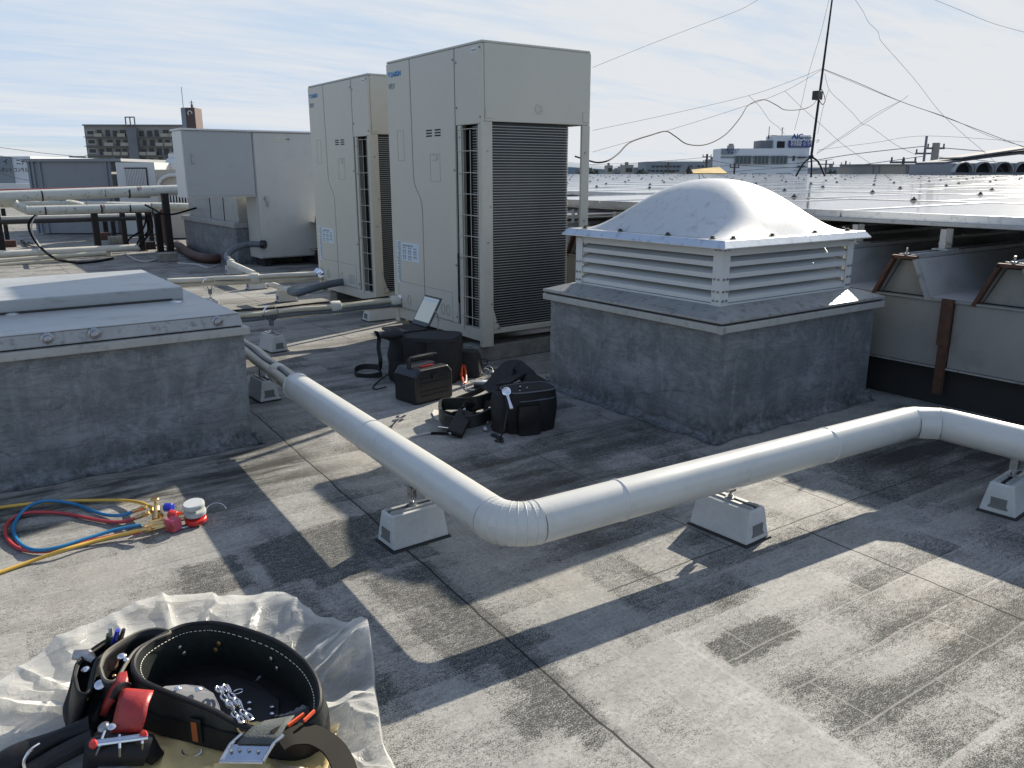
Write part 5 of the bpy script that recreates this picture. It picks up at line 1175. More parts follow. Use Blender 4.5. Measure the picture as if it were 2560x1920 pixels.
b = MB(); q = [ZF7(360, 960, .02), ZF7(250, 985, .008), ZF7(120, 975, .008), ZF7(110, 920, .02), ZF7(200, 890, .035), ZF7(340, 900, .06)]; b.strip(smooth_pts(q, 5), Vector((0, 0, 1)), .03, .004); b.build('shoulder_strap', M['blackcloth'], tb, world=True)
b = MB(); q = [ZF7(300, 560, .25), ZF7(330, 620, .20), ZF7(325, 720, .15), ZF7(345, 840, .09), ZF7(330, 930, .03)]; b.strip(smooth_pts(q, 5), ux, .022, .005); b.build('side_strap', M['leather'], tb, world=True)
# laptop
H1 = ZF7(795, 515, .268); H2 = ZF7(640, 468, .268)
hd = (H2-H1); hl_ = hd.length; hd.normalize(); pn = Vector((hd.y, -hd.x, 0))   # to the right of the hinge, away from the keys
lp = thing('laptop', 'small open black laptop with a lit pale screen on the tool bag', 'laptop', (H1+H2)/2)
def onplane(px, H):
    d = _ray(*px); o = Vector((0, 0, CH)); return o+d*((H-o).dot(hd)/d.dot(hd))
T1 = onplane(F7(915, 268), H1); T2 = onplane(F7(765, 190), H2)
up_ = ((T1-H1)+(T2-H2)); sh = up_.length/2; up_.normalize(); nrm = hd.cross(up_).normalized()
if nrm.dot(Vector((0, 0, CH))-H1) < 0: nrm = -nrm
MS = Matrix((( -hd.x, up_.x, nrm.x, H2.x), (-hd.y, up_.y, nrm.y, H2.y), (-hd.z, up_.z, nrm.z, H2.z), (0, 0, 0, 1)))
b = MB(); b.box((0, 0, -.008), (hl_, sh, .0), MS); b.build('screen_lid', M['blackplastic'], lp, world=True, bevel=.003)
b = MB(); b.box((.012, .018, .0004), (hl_-.012, sh-.012, .0016), MS); o = b.build('display', M['screen'], lp, world=True)
b = MB(); b.box((.016, sh-.032, .0018), (hl_-.016, sh-.022, .0024), MS); b.build('title_bar', M['label'], o, world=True)
b = MB(); b.box((hl_*.06, -.006, -.006), (hl_*.94, .006, .004), MS); b.build('hinge', M['blackplastic'], lp, world=True)
kd = -pn if (-pn).dot(Vector((1, 0, 0))) < 0 else pn
MK = Matrix(((-hd.x, kd.x, 0, H2.x), (-hd.y, kd.y, 0, H2.y), (0, 0, 1, H2.z-.016), (0, 0, 0, 1)))
b = MB(); b.box((0, .004, -.010), (hl_, .19, .006), MK); b.build('base', M['blackplastic'], lp, world=True, bevel=.003)
b = MB()
for i in range(5):
    for j in range(12): b.box((.016+j*(hl_-.03)/12, .016+i*.020, .0062), (.016+(j+.85)*(hl_-.03)/12, .033+i*.020, .0085), MK)
b.build('keyboard', M['rubber'], lp, world=True)
b = MB(); b.box((hl_*.38, .135, .0062), (hl_*.64, .175, .0068), MK); b.build('touchpad', M['leather'], lp, world=True)
cable('pale cable running from the laptop down to the tool belt', [ZF7(860, 375, .36), ZF7(890, 450, .30), ZF7(870, 620, .20), ZF7(845, 720, .14), ZF7(900, 790, .10), ZF7(1000, 780, .09), ZF7(1100, 765, .10), ZF7(1125, 820, .07), ZF7(1105, 920, .02), ZF7(1110, 1020, .01), ZF7(1180, 1110, .006), ZF7(1320, 1100, .006)], .0032, 'cable_w')
cable('black cable hanging down the corner of the near outdoor unit', [Vector((2.53, 4.10, .62)), Vector((2.53, 4.10, .40)), ZF7(1090, 560, .12), ZF7(1040, 700, .02), ZF7(1000, 740, .03), ZF7(1080, 700, .04), ZF7(1120, 740, .01)], .0035)
cable('thin black cable loop lying left of the black case', [ZF7(460, 940, .02), ZF7(350, 1010, .006), ZF7(275, 1080, .005), ZF7(300, 1105, .005), ZF7(400, 1080, .006)], .003)
# ---- hard black case with handle
Cf = ZF7(680, 1262); Cr = ZF7(1030, 1175); cx_ = (Cr-Cf).normalized(); wC = (Cr-Cf).length; cy_ = Vector((-cx_.y, cx_.x, 0))
cs = thing('power_case', 'boxy black plastic case with a carry handle and a red stripe', 'equipment case', Cf+cx_*wC/2)
MC = Matrix(((cx_.x, cy_.x, 0, Cf.x), (cx_.y, cy_.y, 0, Cf.y), (0, 0, 1, 0), (0, 0, 0, 1)))
hC = .17; dC = .17
b = MB(); prof = [(0, 0), (wC, 0), (wC, hC*.80), (wC*.88, hC), (wC*.12, hC), (0, hC*.80)]
b.prism([MC @ Vector((x, .0, z)) for x, z in prof], cy_, dC); b.build('case_body', M['blackplastic'], cs, world=True, bevel=.010, seg=3)
b = MB(); P_ = [MC @ Vector(q) for q in ((wC*.12, dC*.5, hC-.004), (wC*.14, dC*.5, hC+.03), (wC*.22, dC*.5, hC+.042), (wC*.78, dC*.5, hC+.042), (wC*.86, dC*.5, hC+.03), (wC*.88, dC*.5, hC-.004))]; b.tube(smooth_pts(P_, 3), .010, 8); b.build('handle', M['blackplastic'], cs, world=True, smooth=True)
b = MB(); b.box((wC*.28, dC*.22, hC+.0005), (wC*.62, dC*.32, hC+.006), MC); b.build('red_stripe', M['red'], cs, world=True, bevel=.002)
for z in (.035, .055, .095, .115):
    b = MB(); b.box((wC*.14, -.004, z), (wC*.86, -.0005, z+.007), MC); b.build('rib', M['rubber'], cs, world=True, bevel=.001)
b = MB(); b.box((wC*.43, -.008, hC*.66), (wC*.57, -.0005, hC*.82), MC); b.build('latch', M['blackplastic'], cs, world=True, bevel=.002)
# ---- black soft bag behind with red clamps
q = ZF7(1120, 1010); sb = thing('small_tool_bag', 'small black slumped bag behind the black case, red leads spilling out', 'tool bag', q)
b = MB(); soft_box(b, q+uy*.09, ux, uy, .17, .13, .14, seed=12, taper=.7, sq=3.2); b.build('bag_body', M['blackcloth'], sb, world=True, smooth=True)
for i, pts in enumerate((((1100, 760, .11), (1060, 830, .07), (1000, 880, .05)), ((1125, 850, .08), (1145, 930, .05), (1150, 1030, .01), (1125, 1040, .01), (1110, 960, .04), (1115, 880, .07)), ((1040, 975, .03), (1090, 965, .03), (1120, 955, .03)), ((1010, 800, .1), (985, 835, .09), (960, 850, .09)))):
    b = MB(); b.tube(smooth_pts([ZF7(a, c, z) for a, c, z in pts], 5), .0065, 7); tag(b.build('test_lead', M['orange'], smooth=True), ('orange red lead over the black case corner', 'orange red clamp loop beside the black case', 'short orange red plug beside the case', 'small red lead end above the case handle')[i], 'test lead')
# ---- adapter with coiled cable
q0, q1 = ZF7(1222, 1100), ZF7(1385, 1105); xx = (q1-q0).normalized(); yy = Vector((-xx.y, xx.x, 0)); MA = Matrix(((xx.x, yy.x, 0, q0.x), (xx.y, yy.y, 0, q0.y), (0, 0, 1, 0), (0, 0, 0, 1)))
ad = thing('adapter_box', 'small grey and black adapter box with coiled wires beside the tool belt', 'adapter', (q0+q1)/2)
wA = (q1-q0).length*.85
b = MB(); b.box((0, 0, 0), (wA, .06, .022), MA); b.build('lower_case', M['blackplastic'], ad, world=True, bevel=.003)
b = MB(); b.box((.001, .001, .0225), (wA-.001, .059, .036), MA); b.build('upper_case', M['greypanel'], ad, world=True, bevel=.003)
b = MB(); b.box((wA*.55, .01, .0365), (wA*.85, .04, .0372), MA); b.build('label', M['label'], ad, world=True)
for k, (a, c, rr_) in enumerate(((1350, 920, .03), (1290, 850, .034), (1335, 950, .024))):
    p = ZF7(a, c, .03); b = MB(); b.tube([p+Vector((rr_*math.cos(t_)*1.1, rr_*math.sin(t_), .014*math.sin(t_*2+k))) for t_ in [i*2*math.pi/22 for i in range(22)]], .0026, 5, closed=True)
    tag(b.build('cable_coil', M['cable_w' if k != 1 else 'cable_k'], smooth=True), ('pale wire coil nearest the adapter', 'black wire coil behind the adapter against the footing', 'smaller pale wire coil by the adapter')[k], 'cable')
cable('black cable trailing from the adapter to the tool belt', [ZF7(1240, 930, .01), ZF7(1330, 905, .02), ZF7(1450, 930, .02), ZF7(1520, 960, .03)], .004)
# ---- second tool belt with pouches, lying by the ventilator curb
Pc = (ZF7(1600, 1545)+ZF7(2000, 1490))/2; px_ = (ZF7(2000, 1490)-ZF7(1600, 1545)).normalized(); py_ = Vector((-px_.y, px_.x, 0))
b2 = thing('tool_belt', 'black tool belt with pouches and hanging sockets, dropped in the shade by the curb', 'tool belt', Pc)
pc = Pc+py_*.075
b = MB(); soft_box(b, pc, px_, py_, .22, .14, .185, seed=21, taper=1.03, sq=3.5, bulge=.02, top_sag=.05); b.build('large_pouch', M['leather'], b2, world=True, smooth=True)
for zz in (.10, .145, .183):
    b = MB(); P_ = []
    for i in range(28):
        a = 2*math.pi*i/28; c, s = math.cos(a), math.sin(a); qq = (abs(c)**3.5+abs(s)**3.5)**(-1/3.5); f = 1.04+.03*zz/.18; P_.append(pc+px_*c*qq*.11*f+py_*s*qq*.07*f+Vector((0, 0, zz)))
    b.tube(P_, .003, 6, closed=True); b.build('piping', M['greyhose'], b2, world=True, smooth=True)
b = MB(); soft_box(b, pc-py_*.085-px_*.03, px_, py_, .10, .035, .13, seed=25, sq=3); b.build('front_pouch', M['leather'], b2, world=True, smooth=True)
b = MB(); soft_box(b, pc-px_*.13+py_*.01, px_, py_, .05, .09, .17, seed=27, sq=3); b.build('side_pouch', M['blackcloth'], b2, world=True, smooth=True)
# belt band sweeping left and back
bb = [ZF7(1780, 1120, .14), ZF7(1700, 1090, .16), ZF7(1560, 1120, .13), ZF7(1400, 1180, .10), ZF7(1250, 1230, .09), ZF7(1080, 1240, .07), ZF7(930, 1250, .06), ZF7(905, 1320, .05), ZF7(960, 1400, .04), ZF7(1100, 1420, .04), ZF7(1250, 1400, .05), ZF7(1400, 1330, .06), ZF7(1530, 1270, .08)]
b = MB(); b.strip(smooth_pts(bb, 6), Vector((0, 0, 1)), .055, .012); b.build('waist_band', M['pad'], b2, world=True, smooth=True)
sb_ = [ZF7(1350, 1120, .12), ZF7(1450, 1020, .16), ZF7(1560, 900, .20), ZF7(1640, 905, .20), ZF7(1740, 990, .18), ZF7(1860, 1060, .15), ZF7(1930, 1140, .12)]
b = MB(); b.strip(smooth_pts(sb_, 6), Vector((.3, .8, .5)), .075, .014); b.build('shoulder_pad', M['blackcloth'], b2, world=True, smooth=True)
b = MB(); b.strip(smooth_pts([ZF7(1500, 1060, .18), ZF7(1600, 1000, .185), ZF7(1680, 960, .18)], 4), Vector((.5, -.8, .2)), .07, .012); b.build('pad_panel', M['leather'], b2, world=True)
hp0, hp1 = ZF7(1150, 1320, .075), ZF7(1040, 1530, .02)
b = MB(); b.strip([hp0, hp0.lerp(hp1, .5), hp1], Vector((1, -.2, 0)), .07, .028); b.build('holster', M['leather'], b2, world=True, bevel=.006)
b = MB(); b.box((-.02, -.03, 0), (.02, .03, .01), Matrix.Translation(ZF7(960, 1470, .012)) @ Matrix.Rotation(.6, 4, 'Z')); b.build('holster_buckle', M['steel'], b2, world=True, bevel=.002)
for (a, c, z, rr_) in ((1330, 1480, .012, .016), (1350, 1430, .02, .014), (1395, 1400, .03, .010), (1130, 1300, .09, .010), (1460, 1160, .15, .010), (1655, 1090, .17, .008), (1720, 1100, .17, .007), (1650, 1130, .17, .007), (1900, 1190, .14, .009), (1000, 1520, .02, .012)):
    rr_ *= .62; p = ZF7(a, c, z); b = MB(); b.lathe([(rr_*.6, 0), (rr_, .002), (rr_, .012), (rr_*.62, .014)], p, (rs.uniform(-.5, .5), rs.uniform(-.9, -.3), .5), 12); b.build('socket', M['zinc'], b2, world=True, smooth=True)
w0, w1 = ZF7(1530, 1130, .19), ZF7(1580, 1290, .14); d_ = (w1-w0)
b = MB(); b.strip([w0, w0+d_*.5, w1], Vector((1, -.3, .2)), [.012, .010, .014], .006); b.lathe([(.017, 0), (.019, .003), (.019, .008), (.016, .010)], w0, (-.4, -.7, .5), 16); o = b.build('ratchet', M['steel'], b2, world=True, smooth=True)
b = MB(); b.strip([ZF7(1400, 1530, .006), ZF7(1480, 1570, .006), ZF7(1440, 1590, .006), ZF7(1500, 1600, .006)], Vector((0, 1, 0)), .02, .006); b.tube([ZF7(1470, 1575, .01), ZF7(1510, 1480, .06), ZF7(1540, 1300, .12), ZF7(1530, 1180, .17)], .004, 6); b.build('lanyard', M['blackcloth'], b2, world=True)
for (pts, w, lab) in ((((960, 1250, .05), (1010, 1250, .06)), .03, 'red'), (((1460, 1370, .05), (1520, 1360, .06)), .025, 'red')):
    b = MB(); b.strip([ZF7(*q_) for q_ in pts], Vector((0, 0, 1)), w, .006); b.build('red_tag', M['redleather'], b2, world=True)
for k_, (pts_, w_) in enumerate((([(905, 1290, .03), (1050, 1210, .07), (1250, 1130, .10), (1420, 1040, .14)], .035), ([(1000, 1350, .03), (1200, 1290, .05), (1400, 1230, .09), (1560, 1180, .13)], .03), ([(930, 1330, .015), (1100, 1370, .02), (1300, 1350, .03), (1500, 1400, .02)], .03), ([(1270, 1180, .09), (1340, 1300, .05), (1300, 1420, .012)], .028), ([(1420, 1220, .09), (1450, 1340, .05), (1400, 1450, .012)], .03), ([(1080, 1300, .05), (1150, 1240, .09), (1230, 1290, .06), (1190, 1400, .02)], .026))):
    b = MB(); b.strip(smooth_pts([ZF7(*q_) for q_ in pts_], 5), Vector((.4, -.5, .75)), w_, .006); b.build('belt_strap', M['leather' if k_ % 2 else 'blackcloth'], b2, world=True, smooth=True)
# cardboard sheet below, wrench on the floor
b = MB(); q = [ZF7(830, 1330, .003), ZF7(860, 1390, .003), ZF7(930, 1420, .003), ZF7(1000, 1440, .003), ZF7(960, 1350, .003), ZF7(900, 1310, .003), ZF7(850, 1300, .003)]; b.prism(q, (0, 0, 1), .003); tag(b.build('paper_scrap', M['foam2']), 'pale scrap of card lying at the left edge of the shaded tool belt', 'card')
wr = thing('spanner', 'bright steel spanner lying on the floor left of the shaded tool belt', 'spanner', ZF7(500, 1420))
p, q = ZF7(430, 1475, .008), ZF7(520, 1385, .008); d = (q-p).normalized(); s = Vector((-d.y, d.x, 0))
b = MB(); b.strip([p, p+d*.05, q], Vector((0, 0, 1)).cross(d), [.022, .010, .012], .006); b.build('shank', M['steel'], wr, world=True, bevel=.001)
b = MB(); b.prism([q+s*.018, q+s*.02+d*.03, q+s*.006+d*.034, q+s*.006+d*.012, q-s*.004+d*.012, q-s*.012+d*.045, q-s*.024+d*.038, q-s*.018], (0, 0, 1), .006); b.build('jaw', M['steel'], wr, world=True)
cable('thin strap tail with a metal end lying before the shaded tool belt', [ZF7(640, 1560, .004), ZF7(740, 1530, .004), ZF7(830, 1515, .006)], .005, 'cable_w', 'strap_end'); cable('black strap tail lying before the shaded tool belt', [ZF7(820, 1520, .006), ZF7(900, 1520, .006), ZF7(1000, 1525, .01)], .006)
# ---- manifold gauge set with three coloured hoses
def r3(a, b_): return (.27125*a, 1200+.27125*b_)
def H_(lst): return [GZ(*r3(a, c), z) for a, c, z in lst]
gs = thing('gauge_manifold', 'brass gauge manifold with blue and red knobs, lying on the sunlit floor', 'gauge manifold', H_([(1550, 350, 0)])[0])
def hose(label, lst, m):
    t = thing('charging_hose', label, 'hose', H_([lst[0]])[0]); P_ = smooth_pts(H_(lst), 7); b = MB(); b.tube(P_, .0056, 12); b.build('hose', M[m], t, world=True, smooth=True)
    d = (P_[0]-P_[3]).normalized(); b = MB(); b.tube([P_[0]-d*.004, P_[0]+d*.02], .0068, 10); b.tube([P_[0]+d*.021, P_[0]+d*.034], .0085, 6); b.tube([P_[0]+d*.035, P_[0]+d*.042], .006, 8); b.build('end_fitting', M['brass'], t, world=True)
hose('yellow hose arching along the top of the hose bundle', [(1415, 265, .035), (1330, 222, .03), (1230, 198, .02), (1050, 186, .012), (800, 190, .01), (560, 198, .012), (300, 218, .02), (100, 240, .02), (-60, 262, .01)], 'hose_y')
hose('blue hose looping from the manifold round the left end of the bundle', [(1240, 288, .03), (1120, 325, .016), (980, 322, .008), (850, 285, .007), (700, 225, .01), (520, 195, .022), (380, 200, .032), (250, 255, .022), (150, 370, .008), (125, 480, .007), (190, 590, .008), (320, 645, .016), (520, 625, .016), (800, 540, .018), (1060, 460, .02), (1300, 415, .02)], 'hose_b')
hose('red hose looping just outside the blue one', [(1265, 345, .03), (1150, 382, .016), (1000, 385, .008), (800, 350, .007), (600, 310, .007), (400, 296, .012), (220, 310, .012), (90, 375, .007), (45, 460, .007), (80, 560, .007), (200, 640, .007), (420, 658, .009), (700, 595, .010), (1000, 525, .014), (1300, 480, .016)], 'hose_r')
hose('yellow hose running off the bottom left of the bundle', [(1300, 462, .03), (1100, 510, .018), (850, 570, .016), (600, 640, .02), (300, 745, .008), (-80, 880, .006)], 'hose_y')
g = lambda a, c, z: GZ(*r3(a, c), z)
b = MB(); b.tube([g(1435, 370, .02), g(1440, 250, .045)], .011, 10); b.tube([g(1400, 290, .03), g(1490, 330, .03)], .008, 8); b.tube([g(1380, 400, .02), g(1520, 370, .02)], .009, 8); b.build('valve_block', M['brass'], gs, world=True, smooth=True)
b = MB(); b.tube([g(1440, 250, .045), g(1435, 200, .05)], .005, 8); b.lathe([(.012, 0), (.013, .004), (.011, .007)], g(1430, 185, .05), (0, 0, 1), 12); b.build('top_knob', M['brass'], gs, world=True, smooth=True)
b = MB(); b.tube([g(1330, 430, .02), g(1520, 395, .02)], .0075, 8); b.tube([g(1340, 470, .02), g(1530, 420, .02)], .0085, 8); b.build('port_stub', M['brass'], gs, world=True)
c0 = g(1590, 400, .025); MP = Matrix.Translation(c0) @ Matrix.Rotation(.55, 4, 'Z')
b = MB(); b.box((-.018, -.022, -.022), (.018, .018, .018), MP); b.build('red_body', M['pink'], gs, world=True, bevel=.004)
b = MB(); b.lathe([(.010, 0), (.010, .004), (.007, .005)], c0+Vector((-.010, -.021, -.004)), (-.35, -.85, .1), 14); b.build('sight_ring', M['redleather'], gs, world=True)
b = MB(); b.tube([g(1560, 310, .035), g(1630, 330, .03)], .014, 10); b.build('red_knob', M['red'], gs, world=True, smooth=True, bevel=.002)
b = MB(); b.tube([g(1520, 250, .045), g(1590, 255, .045)], .014, 10); b.build('blue_knob', M['blue'], gs, world=True, smooth=True, bevel=.002)
b = MB(); b.tube([g(1600, 300, .03), g(1720, 310, .03)], .007, 8); b.tube([g(1600, 380, .02), g(1720, 350, .02)], .007, 8); b.build('gauge_stem', M['brass'], gs, world=True)
for (a, c, z, m) in ((1785, 235, .062, 'glass'), (1800, 300, .036, 'glass')):
    ax = Vector((-.12, -.10, 1)).normalized(); c1_ = g(a, c, z); b = MB(); b.lathe([(.030, -.006), (.033, -.004), (.034, .002), (.033, .008), (.030, .010)], c1_, ax, 28); b.build('gauge_cover', M[m], gs, world=True, smooth=True)
    b = MB(); b.lathe([(.0295, .0102), (.0295, .0106)], c1_, ax, 28); b.build('gauge_dial', M['whitep'], gs, world=True)
b = MB(); b.lathe([(.031, -.016), (.033, -.014), (.033, -.004), (.031, -.002)], g(1800, 340, .026), Vector((-.12, -.10, 1)).normalized(), 28); b.build('gauge_rim', M['red'], gs, world=True, smooth=True)
b = MB(); b.tube(smooth_pts([g(1900, 270, .03), g(1930, 235, .035), g(1990, 212, .04), (g(2050, 225, .035)), g(2085, 265, .02), g(2085, 295, .008)], 5), .0016, 6); b.build('hook', M['steel'], gs, world=True, smooth=True)
b = MB(); b.tube([g(1610, 460, .006), g(1740, 430, .006)], .003, 6); b.build('stand_wire', M['steel'], gs, world=True)
# ================================================================ foreground: plastic sheet, cloth, tool belt
def q1(a, b_): return (.26528*a, 1480+.26528*b_)
def q2(a, b_): return (460+.26528*a, 1480+.26528*b_)
outl = [(-150, 1960), (-90, 1800), (0, 1711), (70, 1660), (160, 1605), (240, 1565), (318, 1528), (360, 1508), (398, 1499), (450, 1502), (528, 1496), (560, 1510), (646, 1504), (690, 1500), (725, 1504), (760, 1530), (797, 1552), (840, 1560), (874, 1567), (900, 1563), (922, 1572), (929, 1600), (935, 1660), (937, 1719), (944, 1760), (950, 1798), (958, 1840), (964, 1878), (990, 1925), (1010, 2000), (960, 2120), (700, 2200), (300, 2200), (-100, 2150)]
oz = {19: .03, 20: .05, 21: .05, 22: .035}
ring = smooth_pts([GZ(x, y, oz.get(i, .012)) for i, (x, y) in enumerate(outl)]+[GZ(*outl[0], .012)], 9)[:-1]
cen = GZ(480, 1830, 0)
b = MB(); NR = 56; VV = []
def ridge(p, s): return 1-abs(mnoise.noise(p*s))*2
for i, p in enumerate(ring):
    row = []
    for k in range(NR+1):
        t = k/NR; q = cen.lerp(p, .12+.88*t); e = p.z*(t**6)
        P3 = Vector((q.x*1.0, q.y*1.0, 3.1)); wv = mnoise.noise_vector(P3*5)*.35
        a = (p-cen); ang_ = math.atan2(a.y, a.x)
        fold = max(0, ridge(Vector((q.x+wv.x*.12, q.y+wv.y*.12, .5)), 7))**3*.016
        fold2 = max(0, ridge(Vector((q.x+wv.x*.10, q.y*1.0+wv.y*.10, 5.5)), 11))**4*.006
        fold3 = mnoise.noise(Vector((ang_*6, t*1.6, 1)))*.010+max(0, ridge(Vector((ang_*4.2, t*1.1, 7)), 1.0))**4*.024
        edge = math.exp(-((1-t)*9)**2)*(.010+.016*max(0, mnoise.noise(Vector((ang_*5, 2, 2)))))
        fold3 *= (1-.8*t**5); fold *= (1-.6*t**6)
        z = .004+(fold+fold2+fold3+edge)*min(1, t*2.2)*(1-.55*(t > .985))+e
        z += .05*math.exp(-((q-GZ(885, 1640, .03)).length/.07)**2)+.045*math.exp(-((q-GZ(890, 1800, .03)).length/.07)**2)+.02*math.exp(-((q-GZ(700, 1530, .01)).length/.06)**2)
        if k == NR: z = max(.002, z*.4)
        row.append(Vector((q.x+wv.x*.012, q.y+wv.y*.012, max(z, .003))))
    VV.append(row)
V = [[b.b.verts.new(p) for p in r] for r in VV]
for i in range(len(V)):
    for k in range(NR): b.b.faces.new((V[i][k], V[i][k+1], V[(i+1) % len(V)][k+1], V[(i+1) % len(V)][k]))
m_, t_, p_ = principled('crumpled_polythene'); 
tcn = nn(t_, 'ShaderNodeTexCoord').outputs['Object']
p_.inputs['Base Color'].default_value = (.86, .86, .83, 1); p_.inputs['Roughness'].default_value = .26
p_.inputs['Specular IOR Level'].default_value = .7
tr = nn(t_, 'ShaderNodeBsdfTransparent'); tl = nn(t_, 'ShaderNodeBsdfTranslucent'); tl.inputs[0].default_value = (.75, .75, .71, 1)
bm_ = nn(t_, 'ShaderNodeBump'); bm_.inputs['Strength'].default_value = .35; bm_.inputs['Distance'].default_value = .006
vw = nn(t_, 'ShaderNodeTexVoronoi'); vw.feature = 'DISTANCE_TO_EDGE'; vw.inputs['Scale'].default_value = 17
nz_ = nn(t_, 'ShaderNodeTexNoise'); nz_.inputs['Scale'].default_value = 9; nz_.inputs['Detail'].default_value = 3; t_.links.new(tcn, nz_.inputs['Vector'])
t_.links.new(mix_(t_, .12, tcn, nz_.outputs[1]), vw.inputs['Vector'])
t_.links.new(math_(t_, 'ADD', ramp_(t_, vw.outputs[0], (0, .35), (.03, .0)), math_(t_, 'MULTIPLY', noise_(t_, map_(t_, tcn, scale=(1, 2.2, 1), rot=(0, 0, .6)), 9, 5, .6, 2.5), 2.4)), bm_.inputs['Height'])
t_.links.new(bm_.outputs[0], p_.inputs['Normal']); t_.links.new(bm_.outputs[0], tl.inputs['Normal'])
ms1 = nn(t_, 'ShaderNodeMixShader'); ms1.inputs[0].default_value = .6; t_.links.new(p_.outputs[0], ms1.inputs[1]); t_.links.new(tl.outputs[0], ms1.inputs[2])
lw_ = nn(t_, 'ShaderNodeLayerWeight'); lw_.inputs[0].default_value = .35; t_.links.new(bm_.outputs[0], lw_.inputs['Normal'])
ms2 = nn(t_, 'ShaderNodeMixShader'); t_.links.new(math_(t_, 'ADD', .34, math_(t_, 'MULTIPLY', lw_.outputs['Facing'], .95), True), ms2.inputs[0])
t_.links.new(tr.outputs[0], ms2.inputs[1]); t_.links.new(ms1.outputs[0], ms2.inputs[2]); t_.links.new(ms2.outputs[0], t_.nodes['Material Output'].inputs[0])
tag(b.build('plastic_sheet', m_, smooth=True), 'crumpled clear plastic sheet spread under the big tool belt in the foreground', 'plastic sheet')
# cloth beneath the belt
b = MB(); P = []
c0 = [(330, 1800), (900, 1790)]; c1 = [(250, 2050), (960, 2060)]
for i in range(41):
    row = []
    for j in range(31):
        u, v = i/40, j/30; x = 330+u*520-v*60; y = 1815+v*220; p = GZ(x, y, .03)
        row.append(Vector((p.x, p.y, .022+.018*max(0, ridge(Vector((p.x*1.2, p.y, 4)), 9))**3+.004*mnoise.noise(p*40))))
    P.append(row)
b.grid(P); o = b.build('cloth', M['tan'], smooth=True); sm = o.modifiers.new('thickness', 'SOLIDIFY'); sm.thickness = .002
tag(o, 'crumpled tan yellow cloth lying under the front of the big tool belt', 'cloth')
# padded belt ring
Zt = .125
rim = [(526, 1558), (587, 1568), (685, 1602), (752, 1647), (786, 1690), (800, 1735), (786, 1775), (735, 1800), (660, 1812), (590, 1800), (530, 1772), (460, 1748), (398, 1724), (352, 1700), (334, 1665), (350, 1628), (400, 1593), (460, 1566)]
rz_ = [Zt]*len(rim)
for i_, z_ in ((5, .120), (6, .108), (7, .094), (8, .086), (9, .090), (10, .105), (11, .118)): rz_[i_] = z_
rim[6] = (792, 1780); rim[7] = (745, 1812); rim[8] = (672, 1826); rim[9] = (600, 1812); rim[10] = (535, 1778)
rp = smooth_pts([GZ(*q_, z_) for q_, z_ in zip(rim, rz_)]+[GZ(*rim[0], Zt)], 6)[:-1]
fb = thing('padded_tool_belt', 'big black padded work belt with red strap, chain and pouches on the plastic sheet', 'tool belt', (sum((p.x for p in rp))/len(rp), sum((p.y for p in rp))/len(rp), 0))
cR = Vector((fb.location.x, fb.location.y, 0))
def band(b, pts, z0, z1, th, infl=.006, K=8, follow=False):
    n = len(pts); V = []
    for i, p in enumerate(pts):
        t = (pts[(i+1) % n]-pts[i-1]); nrm_ = Vector((t.y, -t.x, 0)).normalized()
        if nrm_.dot(p-cR) < 0: nrm_ = -nrm_
        prof = []
        z1 = p.z if follow else z1
        for k in range(K+1): u = k/K; prof.append((th/2+infl*math.sin(math.pi*u)*(1+.35*math.sin(i*.9)), z0+(z1-z0)*u))
        for k in range(K+1): u = 1-k/K; prof.append((-th/2-infl*math.sin(math.pi*u)*(1+.35*math.cos(i*.7)), z0+(z1-z0)*u))
        V.append([b.b.verts.new(Vector((p.x, p.y, 0))+nrm_*o_+Vector((0, 0, z))) for o_, z in prof])
    m = len(V[0])
    for i in range(n):
        for k in range(m): b.b.faces.new((V[i][k], V[i][(k+1) % m], V[(i+1) % n][(k+1) % m], V[(i+1) % n][k]))
b = MB(); band(b, rp, .022, Zt, .012, .005, follow=True); b.build('padded_band', M['pad'], fb, world=True, smooth=True)
for off_, zz, rr_ in ((0, None, .0055), (0, .022, .005)):
    b = MB(); b.tube([Vector((p.x, p.y, zz or p.z+.001)) for p in rp], rr_, 8, closed=True); b.build('edge_binding', M['leather'], fb, world=True, smooth=True)
def inner(i, off, z):
    p = rp[i % len(rp)]; t = (rp[(i+1) % len(rp)]-rp[i-1]); nrm_ = Vector((t.y, -t.x, 0)).normalized()
    if nrm_.dot(p-cR) < 0: nrm_ = -nrm_
    return Vector((p.x, p.y, z))+nrm_*off, nrm_
b = MB()
for i in range(0, len(rp)):
    for s_ in (-1,):
        p, nrm_ = inner(i, -.0115, rp[i].z-.010); p2, _n = inner(i+1, -.0115, rp[(i+1) % len(rp)].z-.010); b.tube([p.lerp(p2, .15), p.lerp(p2, .7)], .0009, 4)
b.build('stitching', M['foam2'], fb, world=True)
b = MB(); wide = [inner(i, .012, .072)[0] for i in range(len(rp))]; band(b, wide, .036, .078, .004, .001, 3); b.build('outer_belt', M['leather'], fb, world=True, smooth=True)
for i, z in ((3, .085), (2, .068), (12, .088), (13, .072), (100, .085), (101, .068)):
    p, nrm_ = inner(i, -.012, z); b = MB(); b.lathe([(.006, 0), (.0055, .002), (.002, .0035)], p, -nrm_, 10); b.build('rivet', M['steel'] if i > 8 else M['brass'], fb, world=True, smooth=True)
